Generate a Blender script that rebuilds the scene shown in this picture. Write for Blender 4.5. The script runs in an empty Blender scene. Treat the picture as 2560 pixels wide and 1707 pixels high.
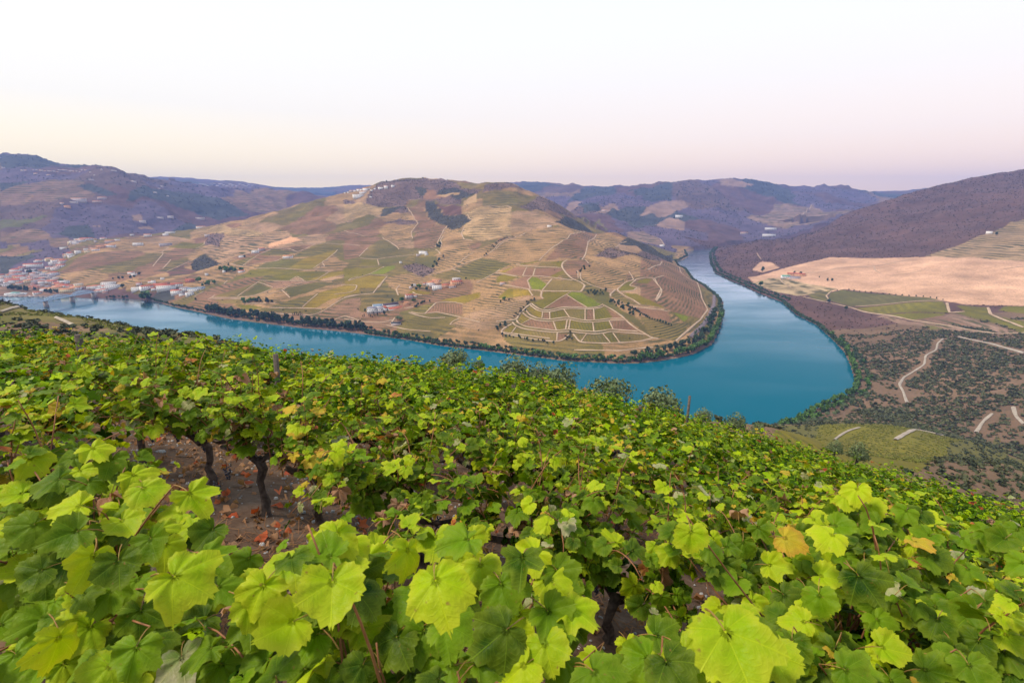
import bpy, math, random
import numpy as np
from mathutils import Vector, Matrix, Euler

scene = bpy.context.scene
random.seed(7)
rng = np.random.default_rng(7)

# ------------------------------------------------------------------ camera, sky, sun, exposure
EYE = 200.0                       # eye height above the river
PITCH = math.radians(15.0)        # looking down into the valley
cam_data = bpy.data.cameras.new('camera')
cam = bpy.data.objects.new('camera', cam_data)
scene.collection.objects.link(cam)
scene.camera = cam
cam.location = (0.0, 0.0, EYE)
cam.rotation_euler = (math.radians(90.0) - PITCH, 0.0, 0.0)
cam_data.sensor_width = 36.0
cam_data.lens = 18.0
cam_data.clip_start = 0.05
cam_data.clip_end = 60000.0
cam_data.dof.use_dof = True
cam_data.dof.focus_distance = 6.0
cam_data.dof.aperture_fstop = 5.0

SUN_EL, SUN_AZ = math.radians(14.0), math.radians(-95.0)     # low, soft, to the left of the view
world = bpy.data.worlds.new('World')
scene.world = world
world.use_nodes = True
wn, wl = world.node_tree.nodes, world.node_tree.links
wn.clear()
w_out = wn.new('ShaderNodeOutputWorld')
w_bg = wn.new('ShaderNodeBackground')
sky = wn.new('ShaderNodeTexSky')
sky.sky_type = 'NISHITA'
sky.sun_disc = False
sky.sun_elevation = SUN_EL
sky.sun_rotation = SUN_AZ
sky.altitude = 200.0
sky.air_density, sky.dust_density, sky.ozone_density = 1.0, 2.0, 1.0
# bright colour gradient added over the dome: whitens the Nishita sky; a pink belt stands over the horizon away from the sun
tc = wn.new('ShaderNodeTexCoord')
sep = wn.new('ShaderNodeSeparateXYZ')
wl.new(tc.outputs['Generated'], sep.inputs[0])
ramp_sun = wn.new('ShaderNodeValToRGB')
ramp_anti = wn.new('ShaderNodeValToRGB')
def set_ramp(node, stops):
    el = node.color_ramp.elements
    while len(el) > 1: el.remove(el[-1])
    el[0].position, el[0].color = stops[0][0], (*stops[0][1], 1)
    for p, c in stops[1:]:
        e = el.new(p); e.color = (*c, 1)
SKY_GAIN = 10.3     # the gradient is as bright as the Nishita sky it is mixed with (x 0.1 strength)
set_ramp(ramp_sun, [(0.0, (1.75, 1.32, .50)), (0.06, (1.42, 1.17, .68)), (0.15, (1.06, 1.0, .89)), (0.32, (.98, 1.0, 1.0)), (0.5, (.84, .91, .98)), (1.0, (.48, .58, .72))])
set_ramp(ramp_anti, [(0.0, (1.38, .90, .48)), (0.05, (1.30, .93, .65)), (0.11, (1.13, .94, .82)), (0.20, (1.02, .96, .93)), (0.32, (.96, .99, 1.0)), (0.5, (.82, .90, .98)), (1.0, (.48, .58, .72))])
wl.new(sep.outputs['Z'], ramp_sun.inputs[0])
wl.new(sep.outputs['Z'], ramp_anti.inputs[0])
dirdot = wn.new('ShaderNodeVectorMath'); dirdot.operation = 'DOT_PRODUCT'
dirdot.inputs[1].default_value = (math.sin(SUN_AZ), math.cos(SUN_AZ), 0)
wl.new(tc.outputs['Generated'], dirdot.inputs[0])
mr = wn.new('ShaderNodeMapRange')
mr.inputs[1].default_value, mr.inputs[2].default_value = -0.75, 0.75
mr.interpolation_type = 'SMOOTHSTEP'
wl.new(dirdot.outputs['Value'], mr.inputs[0])
mixv = wn.new('ShaderNodeMixRGB')
wl.new(mr.outputs[0], mixv.inputs[0]); wl.new(ramp_anti.outputs[0], mixv.inputs[1]); wl.new(ramp_sun.outputs[0], mixv.inputs[2])
gain = wn.new('ShaderNodeVectorMath'); gain.operation = 'SCALE'; gain.inputs['Scale'].default_value = SKY_GAIN
wl.new(mixv.outputs[0], gain.inputs[0])
mixs = wn.new('ShaderNodeMixRGB'); mixs.inputs[0].default_value = 0.88
wl.new(sky.outputs[0], mixs.inputs[1]); wl.new(gain.outputs[0], mixs.inputs[2])
wl.new(mixs.outputs[0], w_bg.inputs['Color'])
w_bg.inputs['Strength'].default_value = 0.1
wl.new(w_bg.outputs[0], w_out.inputs[0])

sun_data = bpy.data.lights.new('sun', 'SUN')
sun_data.energy = 3.7
sun_data.angle = math.radians(11.0)
sun_data.color = (1.0, 0.87, 0.72)
sun = bpy.data.objects.new('sun', sun_data)
scene.collection.objects.link(sun)
_el = math.radians(56.0)          # lamp raised well above the sky's sun to deepen shading in the foliage
_d = Vector((math.sin(SUN_AZ) * math.cos(_el), math.cos(SUN_AZ) * math.cos(_el), math.sin(_el)))
sun.rotation_euler = (-_d).to_track_quat('-Z', 'Y').to_euler()
sun.location = (-40, 20, 300)

vs = scene.view_settings
vs.view_transform = 'Standard'
vs.look = 'None'
vs.exposure = 0.28
vs.gamma = 1.0
vs.use_curve_mapping = False
cy = scene.cycles
cy.use_denoising = True
cy.max_bounces = 6
cy.diffuse_bounces = 3
cy.glossy_bounces = 2
cy.transmission_bounces = 3
cy.transparent_max_bounces = 4
cy.volume_bounces = 0
cy.caustics_reflective = cy.caustics_refractive = False

# ------------------------------------------------------------------ helpers
def link(o):
    scene.collection.objects.link(o); return o

def props(o, label=None, cat=None, group=None, kind=None):
    if label: o['label'] = label
    if cat: o['category'] = cat
    if group: o['group'] = group
    if kind: o['kind'] = kind
    return o

def empty(name, loc, label, cat, group=None, rz=0.0):
    o = bpy.data.objects.new(name, None)
    o.empty_display_size = 0.2
    o.location = loc; o.rotation_euler = (0, 0, rz)
    link(o); return props(o, label, cat, group)

def mesh_np(name, verts, faces, mats, smooth=False, midx=None, attrs=None):
    """mesh from numpy arrays; faces: list of (n,k) int arrays (k = 3 or 4)"""
    me = bpy.data.meshes.new(name)
    verts = np.asarray(verts, np.float32)
    if not isinstance(faces, (list, tuple)): faces = [faces]
    faces = [np.asarray(f, np.int32) for f in faces if len(f)]
    nl = sum(f.size for f in faces); nf = sum(len(f) for f in faces)
    me.vertices.add(len(verts)); me.vertices.foreach_set('co', verts.ravel())
    me.loops.add(nl); me.loops.foreach_set('vertex_index', np.concatenate([f.ravel() for f in faces]))
    me.polygons.add(nf)
    tot = np.concatenate([np.full(len(f), f.shape[1], np.int32) for f in faces])
    st = np.concatenate([[0], np.cumsum(tot)[:-1]]).astype(np.int32)
    me.polygons.foreach_set('loop_start', st)
    me.polygons.foreach_set('loop_total', tot)
    if smooth: me.polygons.foreach_set('use_smooth', np.ones(nf, bool))
    if midx is not None: me.polygons.foreach_set('material_index', np.asarray(midx, np.int32))
    for m in (mats if isinstance(mats, (list, tuple)) else [mats]): me.materials.append(m)
    for an, (ty, arr) in (attrs or {}).items():
        a = me.attributes.new(an, ty, 'POINT')
        key = {'FLOAT': 'value', 'FLOAT_VECTOR': 'vector', 'FLOAT_COLOR': 'color'}[ty]
        a.data.foreach_set(key, np.asarray(arr, np.float32).ravel())
    me.update(calc_edges=True)
    return me

def obj(name, me, parent=None, loc=None):
    o = bpy.data.objects.new(name, me); link(o)
    if parent is not None: o.parent = parent
    if loc is not None: o.location = loc
    return o

class MB:
    """collects simple solids, then makes ONE mesh"""
    def __init__(s): s.v = []; s.f4 = []; s.f3 = []; s.m4 = []; s.m3 = []; s.n = 0
    def add(s, v, f4=(), f3=(), m=0):
        v = np.asarray(v, float).reshape(-1, 3)
        s.v.append(v)
        for f in f4: s.f4.append([i + s.n for i in f]); s.m4.append(m)
        for f in f3: s.f3.append([i + s.n for i in f]); s.m3.append(m)
        s.n += len(v); return s
    def box(s, c, d, rz=0.0, m=0, taper=1.0):
        x, y, z = d[0] / 2, d[1] / 2, d[2] / 2
        v = np.array([[-x, -y, -z], [x, -y, -z], [x, y, -z], [-x, y, -z], [-x * taper, -y * taper, z], [x * taper, -y * taper, z], [x * taper, y * taper, z], [-x * taper, y * taper, z]])
        if rz: v = v @ np.array([[math.cos(rz), math.sin(rz), 0], [-math.sin(rz), math.cos(rz), 0], [0, 0, 1]])
        return s.add(v + np.asarray(c), [(0, 3, 2, 1), (4, 5, 6, 7), (0, 1, 5, 4), (1, 2, 6, 5), (2, 3, 7, 6), (3, 0, 4, 7)], m=m)
    def bar(s, a, b, w, h=None, m=0):
        """rectangular bar from a to b"""
        a = np.asarray(a, float); b = np.asarray(b, float); h = h or w
        d = b - a; L = np.linalg.norm(d); d = d / max(L, 1e-9)
        up = np.array([0, 0, 1.0]) if abs(d[2]) < .95 else np.array([1.0, 0, 0])
        sx = np.cross(d, up); sx /= np.linalg.norm(sx); sz = np.cross(sx, d)
        q = [(-w / 2, -h / 2), (w / 2, -h / 2), (w / 2, h / 2), (-w / 2, h / 2)]
        v = [p + sx * i + sz * j for p in (a, b) for i, j in q]
        return s.add(v, [(0, 1, 2, 3), (7, 6, 5, 4), (0, 4, 5, 1), (1, 5, 6, 2), (2, 6, 7, 3), (3, 7, 4, 0)], m=m)
    def tube(s, pts, rad, n=6, m=0, cap=True):
        pts = np.asarray(pts, float); k = len(pts)
        rad = np.broadcast_to(np.asarray(rad, float), (k,))
        d = np.gradient(pts, axis=0); d /= np.linalg.norm(d, axis=1)[:, None] + 1e-9
        ref = np.array([0.3, 0.2, 0.93]) if abs(d[0][2]) < .8 else np.array([0.9, 0.3, 0.1])
        a = np.cross(d, ref); a /= np.linalg.norm(a, axis=1)[:, None] + 1e-9
        b = np.cross(d, a)
        ang = np.arange(n) * 2 * np.pi / n
        v = (pts[:, None] + rad[:, None, None] * (np.cos(ang)[None, :, None] * a[:, None] + np.sin(ang)[None, :, None] * b[:, None])).reshape(-1, 3)
        f4 = [(i * n + j, i * n + (j + 1) % n, (i + 1) * n + (j + 1) % n, (i + 1) * n + j) for i in range(k - 1) for j in range(n)]
        f3 = []
        if cap:
            v = np.vstack([v, pts[-1:]]); c = len(v) - 1
            f3 = [((k - 1) * n + j, (k - 1) * n + (j + 1) % n, c) for j in range(n)]
        return s.add(v, f4, f3, m=m)
    def mesh(s, name, mats, smooth=False):
        fs = []; mi = []
        if s.f4: fs.append(np.array(s.f4)); mi += s.m4
        if s.f3: fs.append(np.array(s.f3)); mi += s.m3
        return mesh_np(name, np.vstack(s.v), fs, mats, smooth, mi)
    def build(s, name, mats, parent=None, loc=None, smooth=False):
        return obj(name, s.mesh(name, mats, smooth), parent, loc)

# numpy value noise (smooth, tile-free over the valley)
_perm = rng.permutation(512)
_val = rng.random(512) * 2 - 1
def vnoise(x, y):
    xi = np.floor(x).astype(int); yi = np.floor(y).astype(int)
    fx = x - xi; fy = y - yi
    fx = fx * fx * fx * (fx * (fx * 6 - 15) + 10); fy = fy * fy * fy * (fy * (fy * 6 - 15) + 10)
    h = lambda a, b: _val[_perm[(_perm[a & 511] + b) & 511]]
    return (h(xi, yi) * (1 - fx) + h(xi + 1, yi) * fx) * (1 - fy) + (h(xi, yi + 1) * (1 - fx) + h(xi + 1, yi + 1) * fx) * fy
def fbm(x, y, oct=4, ridged=False):
    r = np.zeros_like(x, float); a = 1.0; t = 0.0
    for i in range(oct):
        n = vnoise(x + 17.3 * i, y - 9.1 * i)
        r += a * ((1 - 2 * np.abs(n)) if ridged else n); t += a
        a *= .5; x = x * 2.03; y = y * 2.03
    return r / t

def smooth01(x): x = np.clip(x, 0, 1); return x * x * (3 - 2 * x)

# bearings: the valley was surveyed as bearings from the viewpoint; each is laid out on the ground where it stands
_cp, _sp = math.cos(PITCH), math.sin(PITCH)
def bearing(u, v):
    """(x/y, rise/y) of a bearing; u, v in units of the 2560 x 1707 survey sheet"""
    u = np.asarray(u, float); v = np.asarray(v, float)
    x = (u - 1280) / 1280; y = (853.5 - v) / 1280
    f = _cp + y * _sp
    return x / f, (-_sp + y * _cp) / f
# ------------------------------------------------------------------ materials
def mat(name, col, rough=0.8, spec=0.3, metal=0.0):
    m = bpy.data.materials.new(name); m.use_nodes = True
    b = m.node_tree.nodes['Principled BSDF']
    b.inputs['Base Color'].default_value = (*col, 1)
    b.inputs['Roughness'].default_value = rough
    b.inputs['Specular IOR Level'].default_value = spec
    b.inputs['Metallic'].default_value = metal
    return m

def nodes_of(m): return m.node_tree.nodes, m.node_tree.links, m.node_tree.nodes['Principled BSDF']

def mottled(name, c1, c2, scale, rough=0.85, spec=0.25, bump=0.0, detail=4.0, coord='Object'):
    """two colours mixed by noise, with optional relief"""
    m = mat(name, c1, rough, spec); n, l, b = nodes_of(m)
    t = n.new('ShaderNodeTexCoord'); no = n.new('ShaderNodeTexNoise')
    no.inputs['Scale'].default_value = scale; no.inputs['Detail'].default_value = detail
    r = n.new('ShaderNodeValToRGB')
    set_ramp(r, [(0.32, c1), (0.68, c2)])
    l.new(t.outputs[coord], no.inputs['Vector']); l.new(no.outputs['Fac'], r.inputs[0]); l.new(r.outputs[0], b.inputs['Base Color'])
    if bump:
        bp = n.new('ShaderNodeBump'); bp.inputs['Strength'].default_value = bump
        l.new(no.outputs['Fac'], bp.inputs['Height']); l.new(bp.outputs[0], b.inputs['Normal'])
    return m

def terrain_material():
    m = mat('hillside_ground', (.2, .15, .1), 0.95, 0.1); n, l, b = nodes_of(m)
    ac = n.new('ShaderNodeAttribute'); ac.attribute_name = 'field_colour'
    asv = n.new('ShaderNodeAttribute'); asv.attribute_name = 'row_vector'
    geo = n.new('ShaderNodeNewGeometry')
    # vine rows / terraces: lines of vines and the bare wall between them
    warp = n.new('ShaderNodeTexNoise'); warp.inputs['Scale'].default_value = 0.03; warp.inputs['Detail'].default_value = 2
    l.new(geo.outputs['Position'], warp.inputs['Vector'])
    dot = n.new('ShaderNodeVectorMath'); dot.operation = 'DOT_PRODUCT'
    l.new(geo.outputs['Position'], dot.inputs[0]); l.new(asv.outputs['Vector'], dot.inputs[1])
    wa = n.new('ShaderNodeMath'); wa.operation = 'MULTIPLY_ADD'; wa.inputs[1].default_value = 1.2
    l.new(warp.outputs['Fac'], wa.inputs[0]); l.new(dot.outputs['Value'], wa.inputs[2])
    fr = n.new('ShaderNodeMath'); fr.operation = 'PINGPONG'; fr.inputs[1].default_value = 0.5
    l.new(wa.outputs[0], fr.inputs[0])
    st = n.new('ShaderNodeMapRange'); st.inputs[1].default_value = 0.12; st.inputs[2].default_value = 0.36; st.interpolation_type = 'SMOOTHSTEP'
    l.new(fr.outputs[0], st.inputs[0])
    # breaks in the rows
    brk = n.new('ShaderNodeTexNoise'); brk.inputs['Scale'].default_value = 0.02; brk.inputs['Detail'].default_value = 3
    l.new(geo.outputs['Position'], brk.inputs['Vector'])
    brr = n.new('ShaderNodeMapRange'); brr.inputs[1].default_value = .35; brr.inputs[2].default_value = .6
    l.new(brk.outputs['Fac'], brr.inputs[0])
    amt = n.new('ShaderNodeMath'); amt.operation = 'MULTIPLY'
    l.new(st.outputs[0], amt.inputs[0]); l.new(ac.outputs['Alpha'], amt.inputs[1])
    amt2 = n.new('ShaderNodeMath'); amt2.operation = 'MULTIPLY'
    l.new(amt.outputs[0], amt2.inputs[0]); l.new(brr.outputs[0], amt2.inputs[1])
    # mottling of the ground at two scales
    no = n.new('ShaderNodeTexNoise'); no.inputs['Scale'].default_value = 0.011; no.inputs['Detail'].default_value = 8; no.inputs['Roughness'].default_value = .68
    l.new(geo.outputs['Position'], no.inputs['Vector'])
    mr_ = n.new('ShaderNodeMapRange'); mr_.inputs[1].default_value = .3; mr_.inputs[2].default_value = .7; mr_.inputs[3].default_value = .64; mr_.inputs[4].default_value = 1.30
    l.new(no.outputs['Fac'], mr_.inputs[0])
    sc = n.new('ShaderNodeVectorMath'); sc.operation = 'SCALE'
    l.new(ac.outputs['Color'], sc.inputs[0]); l.new(mr_.outputs[0], sc.inputs['Scale'])
    # tufts: fine dark-green specks of bushes and vines
    vo = n.new('ShaderNodeTexVoronoi'); vo.inputs['Scale'].default_value = 0.28
    l.new(geo.outputs['Position'], vo.inputs['Vector'])
    vr = n.new('ShaderNodeMapRange'); vr.inputs[1].default_value = .15; vr.inputs[2].default_value = .5; vr.inputs[3].default_value = .45; vr.inputs[4].default_value = 0
    l.new(vo.outputs['Distance'], vr.inputs[0])
    tm = n.new('ShaderNodeMixRGB'); tm.inputs[2].default_value = (.055, .06, .028, 1)
    l.new(vr.outputs[0], tm.inputs[0]); l.new(sc.outputs[0], tm.inputs[1])
    mx = n.new('ShaderNodeMixRGB'); mx.inputs[2].default_value = (.075, .066, .026, 1)
    l.new(amt2.outputs[0], mx.inputs[0]); l.new(tm.outputs[0], mx.inputs[1])
    l.new(mx.outputs[0], b.inputs['Base Color'])
    bp = n.new('ShaderNodeBump'); bp.inputs['Strength'].default_value = .5; bp.inputs['Distance'].default_value = 4.0
    l.new(no.outputs['Fac'], bp.inputs['Height'])
    bp2 = n.new('ShaderNodeBump'); bp2.inputs['Strength'].default_value = .35; bp2.inputs['Distance'].default_value = .7
    l.new(amt2.outputs[0], bp2.inputs['Height']); l.new(bp.outputs[0], bp2.inputs['Normal'])
    l.new(bp2.outputs[0], b.inputs['Normal'])
    return m

def water_material():
    m = mat('river_water', (.0, .092, .138), .5, 0.0); n, l, b = nodes_of(m)
    geo = n.new('ShaderNodeNewGeometry')
    no1 = n.new('ShaderNodeTexNoise'); no1.inputs['Scale'].default_value = .45; no1.inputs['Detail'].default_value = 4
    no2 = n.new('ShaderNodeTexNoise'); no2.inputs['Scale'].default_value = .009; no2.inputs['Detail'].default_value = 4; no2.inputs['Distortion'].default_value = .6
    mp = n.new('ShaderNodeMapping'); mp.inputs['Scale'].default_value = (.5, 1.4, 1)
    l.new(geo.outputs['Position'], mp.inputs[0]); l.new(mp.outputs[0], no1.inputs['Vector']); l.new(mp.outputs[0], no2.inputs['Vector'])
    bp = n.new('ShaderNodeBump'); bp.inputs['Distance'].default_value = .4
    r2 = n.new('ShaderNodeMapRange'); r2.inputs[1].default_value = .42; r2.inputs[2].default_value = .62; r2.inputs[3].default_value = .025; r2.inputs[4].default_value = .11
    l.new(no2.outputs['Fac'], r2.inputs[0]); l.new(r2.outputs[0], bp.inputs['Strength'])
    l.new(no1.outputs['Fac'], bp.inputs['Height'])
    gl = n.new('ShaderNodeBsdfGlossy'); gl.inputs['Color'].default_value = (.74, .86, .95, 1); gl.inputs['Roughness'].default_value = .13
    l.new(bp.outputs[0], gl.inputs['Normal'])
    fr0 = n.new('ShaderNodeFresnel'); fr0.inputs['IOR'].default_value = 1.36
    fp = n.new('ShaderNodeMath'); fp.operation = 'POWER'; fp.inputs[1].default_value = 3.0; l.new(fr0.outputs[0], fp.inputs[0])
    fr = n.new('ShaderNodeMath'); fr.operation = 'MULTIPLY'; fr.inputs[1].default_value = 11.0; fr.use_clamp = True; l.new(fp.outputs[0], fr.inputs[0])
    wp = n.new('ShaderNodeMapRange'); wp.inputs[1].default_value = .38; wp.inputs[2].default_value = .64; wp.inputs[3].default_value = .72; wp.inputs[4].default_value = 1.25; l.new(no2.outputs['Fac'], wp.inputs[0])
    fw = n.new('ShaderNodeMath'); fw.operation = 'MULTIPLY'; fw.use_clamp = True; l.new(fr.outputs[0], fw.inputs[0]); l.new(wp.outputs[0], fw.inputs[1])
    ms = n.new('ShaderNodeMixShader'); l.new(fw.outputs[0], ms.inputs[0]); l.new(b.outputs[0], ms.inputs[1]); l.new(gl.outputs[0], ms.inputs[2])
    l.new(ms.outputs[0], n['Material Output'].inputs['Surface'])
    return m

M = {}
M['terrain'] = terrain_material()
M['water'] = water_material()

# ------------------------------------------------------------------ the terrain: one height function
# (u, v, y): a bearing and how far off (m, along the view axis) the ground stands there; grouped by hill
CTRL = {
 'central_hill': [
  # spur with the upper village road, left skyline
  (170,645,1450),(243,612,1620),(300,598,1720),(400,585,1850),(475,575,1900),(563,559,1970),(640,540,2020),(703,524,2060),(767,505,2100),
  (831,489,2150),(879,478,2180),(926,465,2210),(977,449,2240),(1003,445,2260),(1054,446,2270),(1118,448,2240),(1183,457,2200),(1219,459,2150),
  (1257,454,2000),(1279,454,1990),(1311,477,1970),(1346,485,1950),(1378,502,1930),(1407,518,1910),(1442,540,1880),(1483,579,1800),(1537,579,1720),(1563,591,1690),(1614,610,1640),(1678,648,1720),
  # columns down to the shore
  (1440,860,690),(1440,800,770),(1440,760,830),(1450,730,880),(1440,690,970),(1420,650,1080),(1400,600,1250),(1350,560,1450),(1300,520,1650),(1280,490,1840),
  (1180,860,722),(1200,820,770),(1220,780,840),(1230,730,920),(1230,690,1010),(1220,650,1130),(1210,600,1330),(1190,550,1560),(1180,510,1790),
  (960,815,815),(960,790,860),(960,760,920),(960,720,1030),(960,680,1180),(960,640,1370),(970,600,1560),(980,560,1760),(985,520,1960),(1000,480,2130),(1080,490,2060),(1100,540,1800),
  (700,790,890),(700,765,930),(700,740,980),(700,690,1130),(700,640,1340),(720,600,1540),(720,560,1800),(800,540,1900),(840,580,1660),(830,640,1350),(830,700,1080),(830,760,920),
  (480,755,1010),(480,740,1050),(490,700,1200),(490,660,1400),(490,620,1640),(480,592,1800),(600,580,1760),(590,640,1380),(590,700,1150),(590,760,960),
  (350,740,1080),(350,715,1150),(340,680,1290),(330,650,1420),(320,625,1550),(250,690,1260),(230,655,1400),(180,680,1330),
  (1650,880,665),(1650,860,690),(1650,800,770),(1650,760,850),(1650,720,960),(1640,680,1120),(1620,650,1300),(1560,620,1500),(1540,680,1060),(1540,740,890),(1540,800,765),(1760,800,845),(1740,740,1050),(1700,680,1420)],
 'left_mountain': [
  (0,387,3200),(53,382,3200),(88,390,3150),(132,404,3080),(155,412,3000),(205,413,2950),(264,413,2900),(293,421,2900),(337,435,2950),(375,444,3000),(449,456,3150),(528,466,3300),(600,470,3600),(671,469,3900),(735,477,4000),(786,487,4050),(821,495,4100),
  (-300,400,3300),(-300,560,2300),(-300,680,1500),(-200,450,3000),
  (0,430,2850),(0,480,2500),(0,540,2200),(0,590,1900),(0,640,1600),(0,680,1400),(0,715,1230),
  (100,440,2760),(100,480,2500),(100,540,2200),(100,600,1850),(100,640,1600),(100,690,1330),(100,720,1210),
  (220,450,2700),(220,500,2450),(220,550,2230),(230,590,2050),(350,480,2700),(350,530,2500),(360,565,2350),(470,500,2900),(480,545,2700),(600,500,3300),(610,525,3100),(720,505,3600),
  (40,660,1480),(150,665,1460)],
 'back_hills': [
  (1286,456,5600),(1333,453,5800),(1384,457,5600),(1429,461,5400),(1464,464,5200),(1509,467,5000),(1550,462,4700),(1588,465,4600),(1640,457,4500),(1680,453,4450),(1784,449,4400),(1853,445,4400),(1894,451,4400),(1947,461,4400),(2008,467,4450),(2061,463,4500),(2098,460,4550),(2131,471,4500),(2184,482,4500),(2230,497,4400),
  (1400,490,4300),(1500,500,3900),(1440,520,3300),(1460,550,2700),(1500,565,2500),(1560,530,3100),(1560,570,2600),(1600,600,2350),(1640,560,2900),(1640,510,3500),(1660,620,2250),(1700,500,3600),(1710,560,2850),(1720,610,2330),(1780,480,3900),(1780,540,3100),(1790,600,2520),
  (1860,490,3900),(1860,550,3100),(1850,595,2700),(1950,500,3900),(1950,550,3200),(1930,580,2800),(2050,490,4100),(2050,530,3500),(2140,500,4200),(1380,480,4700)],
 'right_hill': [
  (1841,612,2080),(1898,600,2080),(1943,586,2090),(1967,580,2090),(2049,557,2120),(2131,529,2160),(2224,498,2200),(2302,475,2230),(2376,457,2230),(2457,439,2200),(2560,424,2150),(2700,400,2100),(2900,380,2050),
  (1800,640,2000),(1810,670,1700),(1850,690,1480),(1900,680,1480),(1980,660,1520),(1960,620,1850),(2060,640,1560),(2060,600,1800),(2160,620,1580),(2160,570,1860),(2300,620,1450),(2300,560,1750),(2300,520,1980),(2440,580,1450),(2450,520,1750),(2450,480,1990),(2560,600,1300),(2560,540,1520),(2560,480,1850),(2750,560,1350),(2750,480,1750),
  (1900,720,1270),(1960,740,1120),(2000,700,1290),(2020,770,1000),(2100,800,900),(2130,720,1130),(2130,680,1290),(2200,820,790),(2200,760,960),(2200,690,1220),(2300,650,1290),(2300,700,1080),(2300,760,890),(2300,820,760),(2430,700,1040),(2430,760,860),(2430,820,730),(2560,650,1130),(2560,700,1000),(2560,760,840),(2560,820,700),(2750,700,950),(2750,820,650),(2900,600,1100),
  (2160,880,680),(2180,940,580),(2170,1000,505),(2300,880,640),(2300,940,560),(2300,1000,485),(2260,1040,430),(2430,880,610),(2430,940,530),(2430,1000,460),(2430,1060,405),(2560,880,570),(2560,940,500),(2560,1000,435),(2560,1060,385),(2560,1120,345),(2700,1000,420),(2700,1120,330),(2900,900,480),
  (2430,1110,365)],
 'near_hillside': [
  # lower lobe with the two pale roads
  (1960,1076,352),(2050,1066,345),(2160,1063,340),(2300,1076,325),(2400,1110,300),(2000,1100,310),(2100,1110,290),(2250,1120,265),(2350,1150,250),(2500,1160,285),(2560,1200,270),(2700,1250,240),
  # flank to the left, above the river
  (-250,745,360),(-100,745,330),(0,756,300),(57,769,280),(115,784,260),(191,794,240),(268,804,220),(318,814,205),(383,828,190),(459,832,185),(540,850,165),(-100,800,200),(0,815,190),(120,830,165),(260,852,140),(-400,770,260)],
 'far_ridge': [
  (-300,455,9000),(200,450,9000),(381,443,9000),(440,443,9000),(499,447,9000),(543,451,9000),(587,452,9000),(640,459,9000),(677,468,9500),(767,470,12000),(831,468,12000),(863,464,12000),(904,462,12000),(960,468,12000),(1100,475,12000),
  (1250,470,11000),(1500,478,10000),(1800,478,10000),(2100,482,9000),(2204,484,8000),(2290,475,8000),(2400,470,8000),(2560,470,8000),(2900,470,8000),
  (500,478,7000),(700,490,7500),(850,490,9000),(1000,490,9000),(1500,490,8000),(2200,496,6500)],
}
# hidden ground (x, y, z): valleys behind the ridges, the slope below the vineyard
HIDDEN = {
 'left_mountain': [(-1500,3900,380),(-2900,3700,450),(-3500,4200,450),(-2500,5200,350),(-1800,6000,260)],
 'central_hill': [(-1450,1950,62),(-1180,2150,70),(-1000,2400,90),(-800,2700,150),(-500,2800,220),(-150,2800,250),(150,2700,200),(300,2450,150),(420,2200,80),(560,2050,40),(-1700,1750,35)],
 'back_hills': [(-200,3600,150),(300,3300,90),(900,6000,330),(2200,6000,330),(3200,5200,300),(1650,2700,90),(2000,3000,150)],
 'right_hill': [(1700,3000,150),(2600,2900,300),(3200,2400,380)],
 'near_hillside': [(60,110,150),(0,180,118),(0,280,70),(0,380,25),(-200,300,85),(-200,420,35),(-420,420,80),(-420,540,18),(-700,640,20),(-600,450,105),(-1000,700,22),(-900,480,120),(120,200,92),(120,320,45),(200,360,38),(200,180,100),(280,250,62),(-1500,820,15),(-1500,500,150),(420,250,45),(330,330,38)],
 'far_ridge': [(-6500,7900,330),(0,7900,330),(6500,7900,330),(-8000,6500,400),(8000,6500,400)],
}
def near_ground(x, y):
    """the vineyard slope round the viewpoint: falls away down the valley, steeper the farther"""
    r2 = x * x + y * y
    return EYE - 1.95 - 0.215 * x - 0.281 * y + 0.055 * (x - np.sqrt(x * x + 6.0)) - 0.025 * (x + np.sqrt(x * x + 9.0)) + .1 - 0.00125 * r2 + 0.06 * vnoise(x * .8, y * .8) + 0.02 * vnoise(x * 3.1, y * 3.1) - 0.0007 * np.where(x < 0, x * x, 0) * 0

# shore of the river, as the two banks were surveyed (points on the water, z = 0)
FAR_BANK = [(-260,741),(0,742),(88,742),(188,742),(205,745),(264,746),(323,746),(352,748),(387,754),(440,768),(480,776),(515,784),(576,797),(684,811),(760,820),(831,826),(910,835),(1022,850),(1115,866),(1200,875),(1262,883),(1346,893),(1413,902),(1480,905),(1562,909),(1600,907),(1641,903),(1690,895),(1735,884),(1780,861),(1800,820),(1810,780),(1806,750),(1780,727),(1739,702),(1700,669),(1688,655),(1705,650),(1722,641),(1716,628)]
RIGHT_BANK = [(1784,620),(1773,633),(1775,657),(1788,682),(1829,702),(1861,714),(1886,727),(1955,755),(1992,788),(2041,812),(2078,845),(2110,878),(2127,914),(2137,947),(2135,975),(2125,985),(2088,1001),(2025,1031),(1996,1058),(1939,1074)]
NEAR_BANK = [(150,405),(40,415),(-110,455),(-290,545),(-480,640),(-760,735),(-1100,800),(-1700,880),(-2300,900)]
def on_water(uv):
    t, s = bearing(*np.array(uv, float).T); y = -EYE / s
    return np.stack([t * y, y], 1)
WATER = np.vstack([[(-2600., 1250.)], on_water(FAR_BANK), [(1150., 2620.), (1500., 2620.)], on_water(RIGHT_BANK), np.array(NEAR_BANK, float)])

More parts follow.
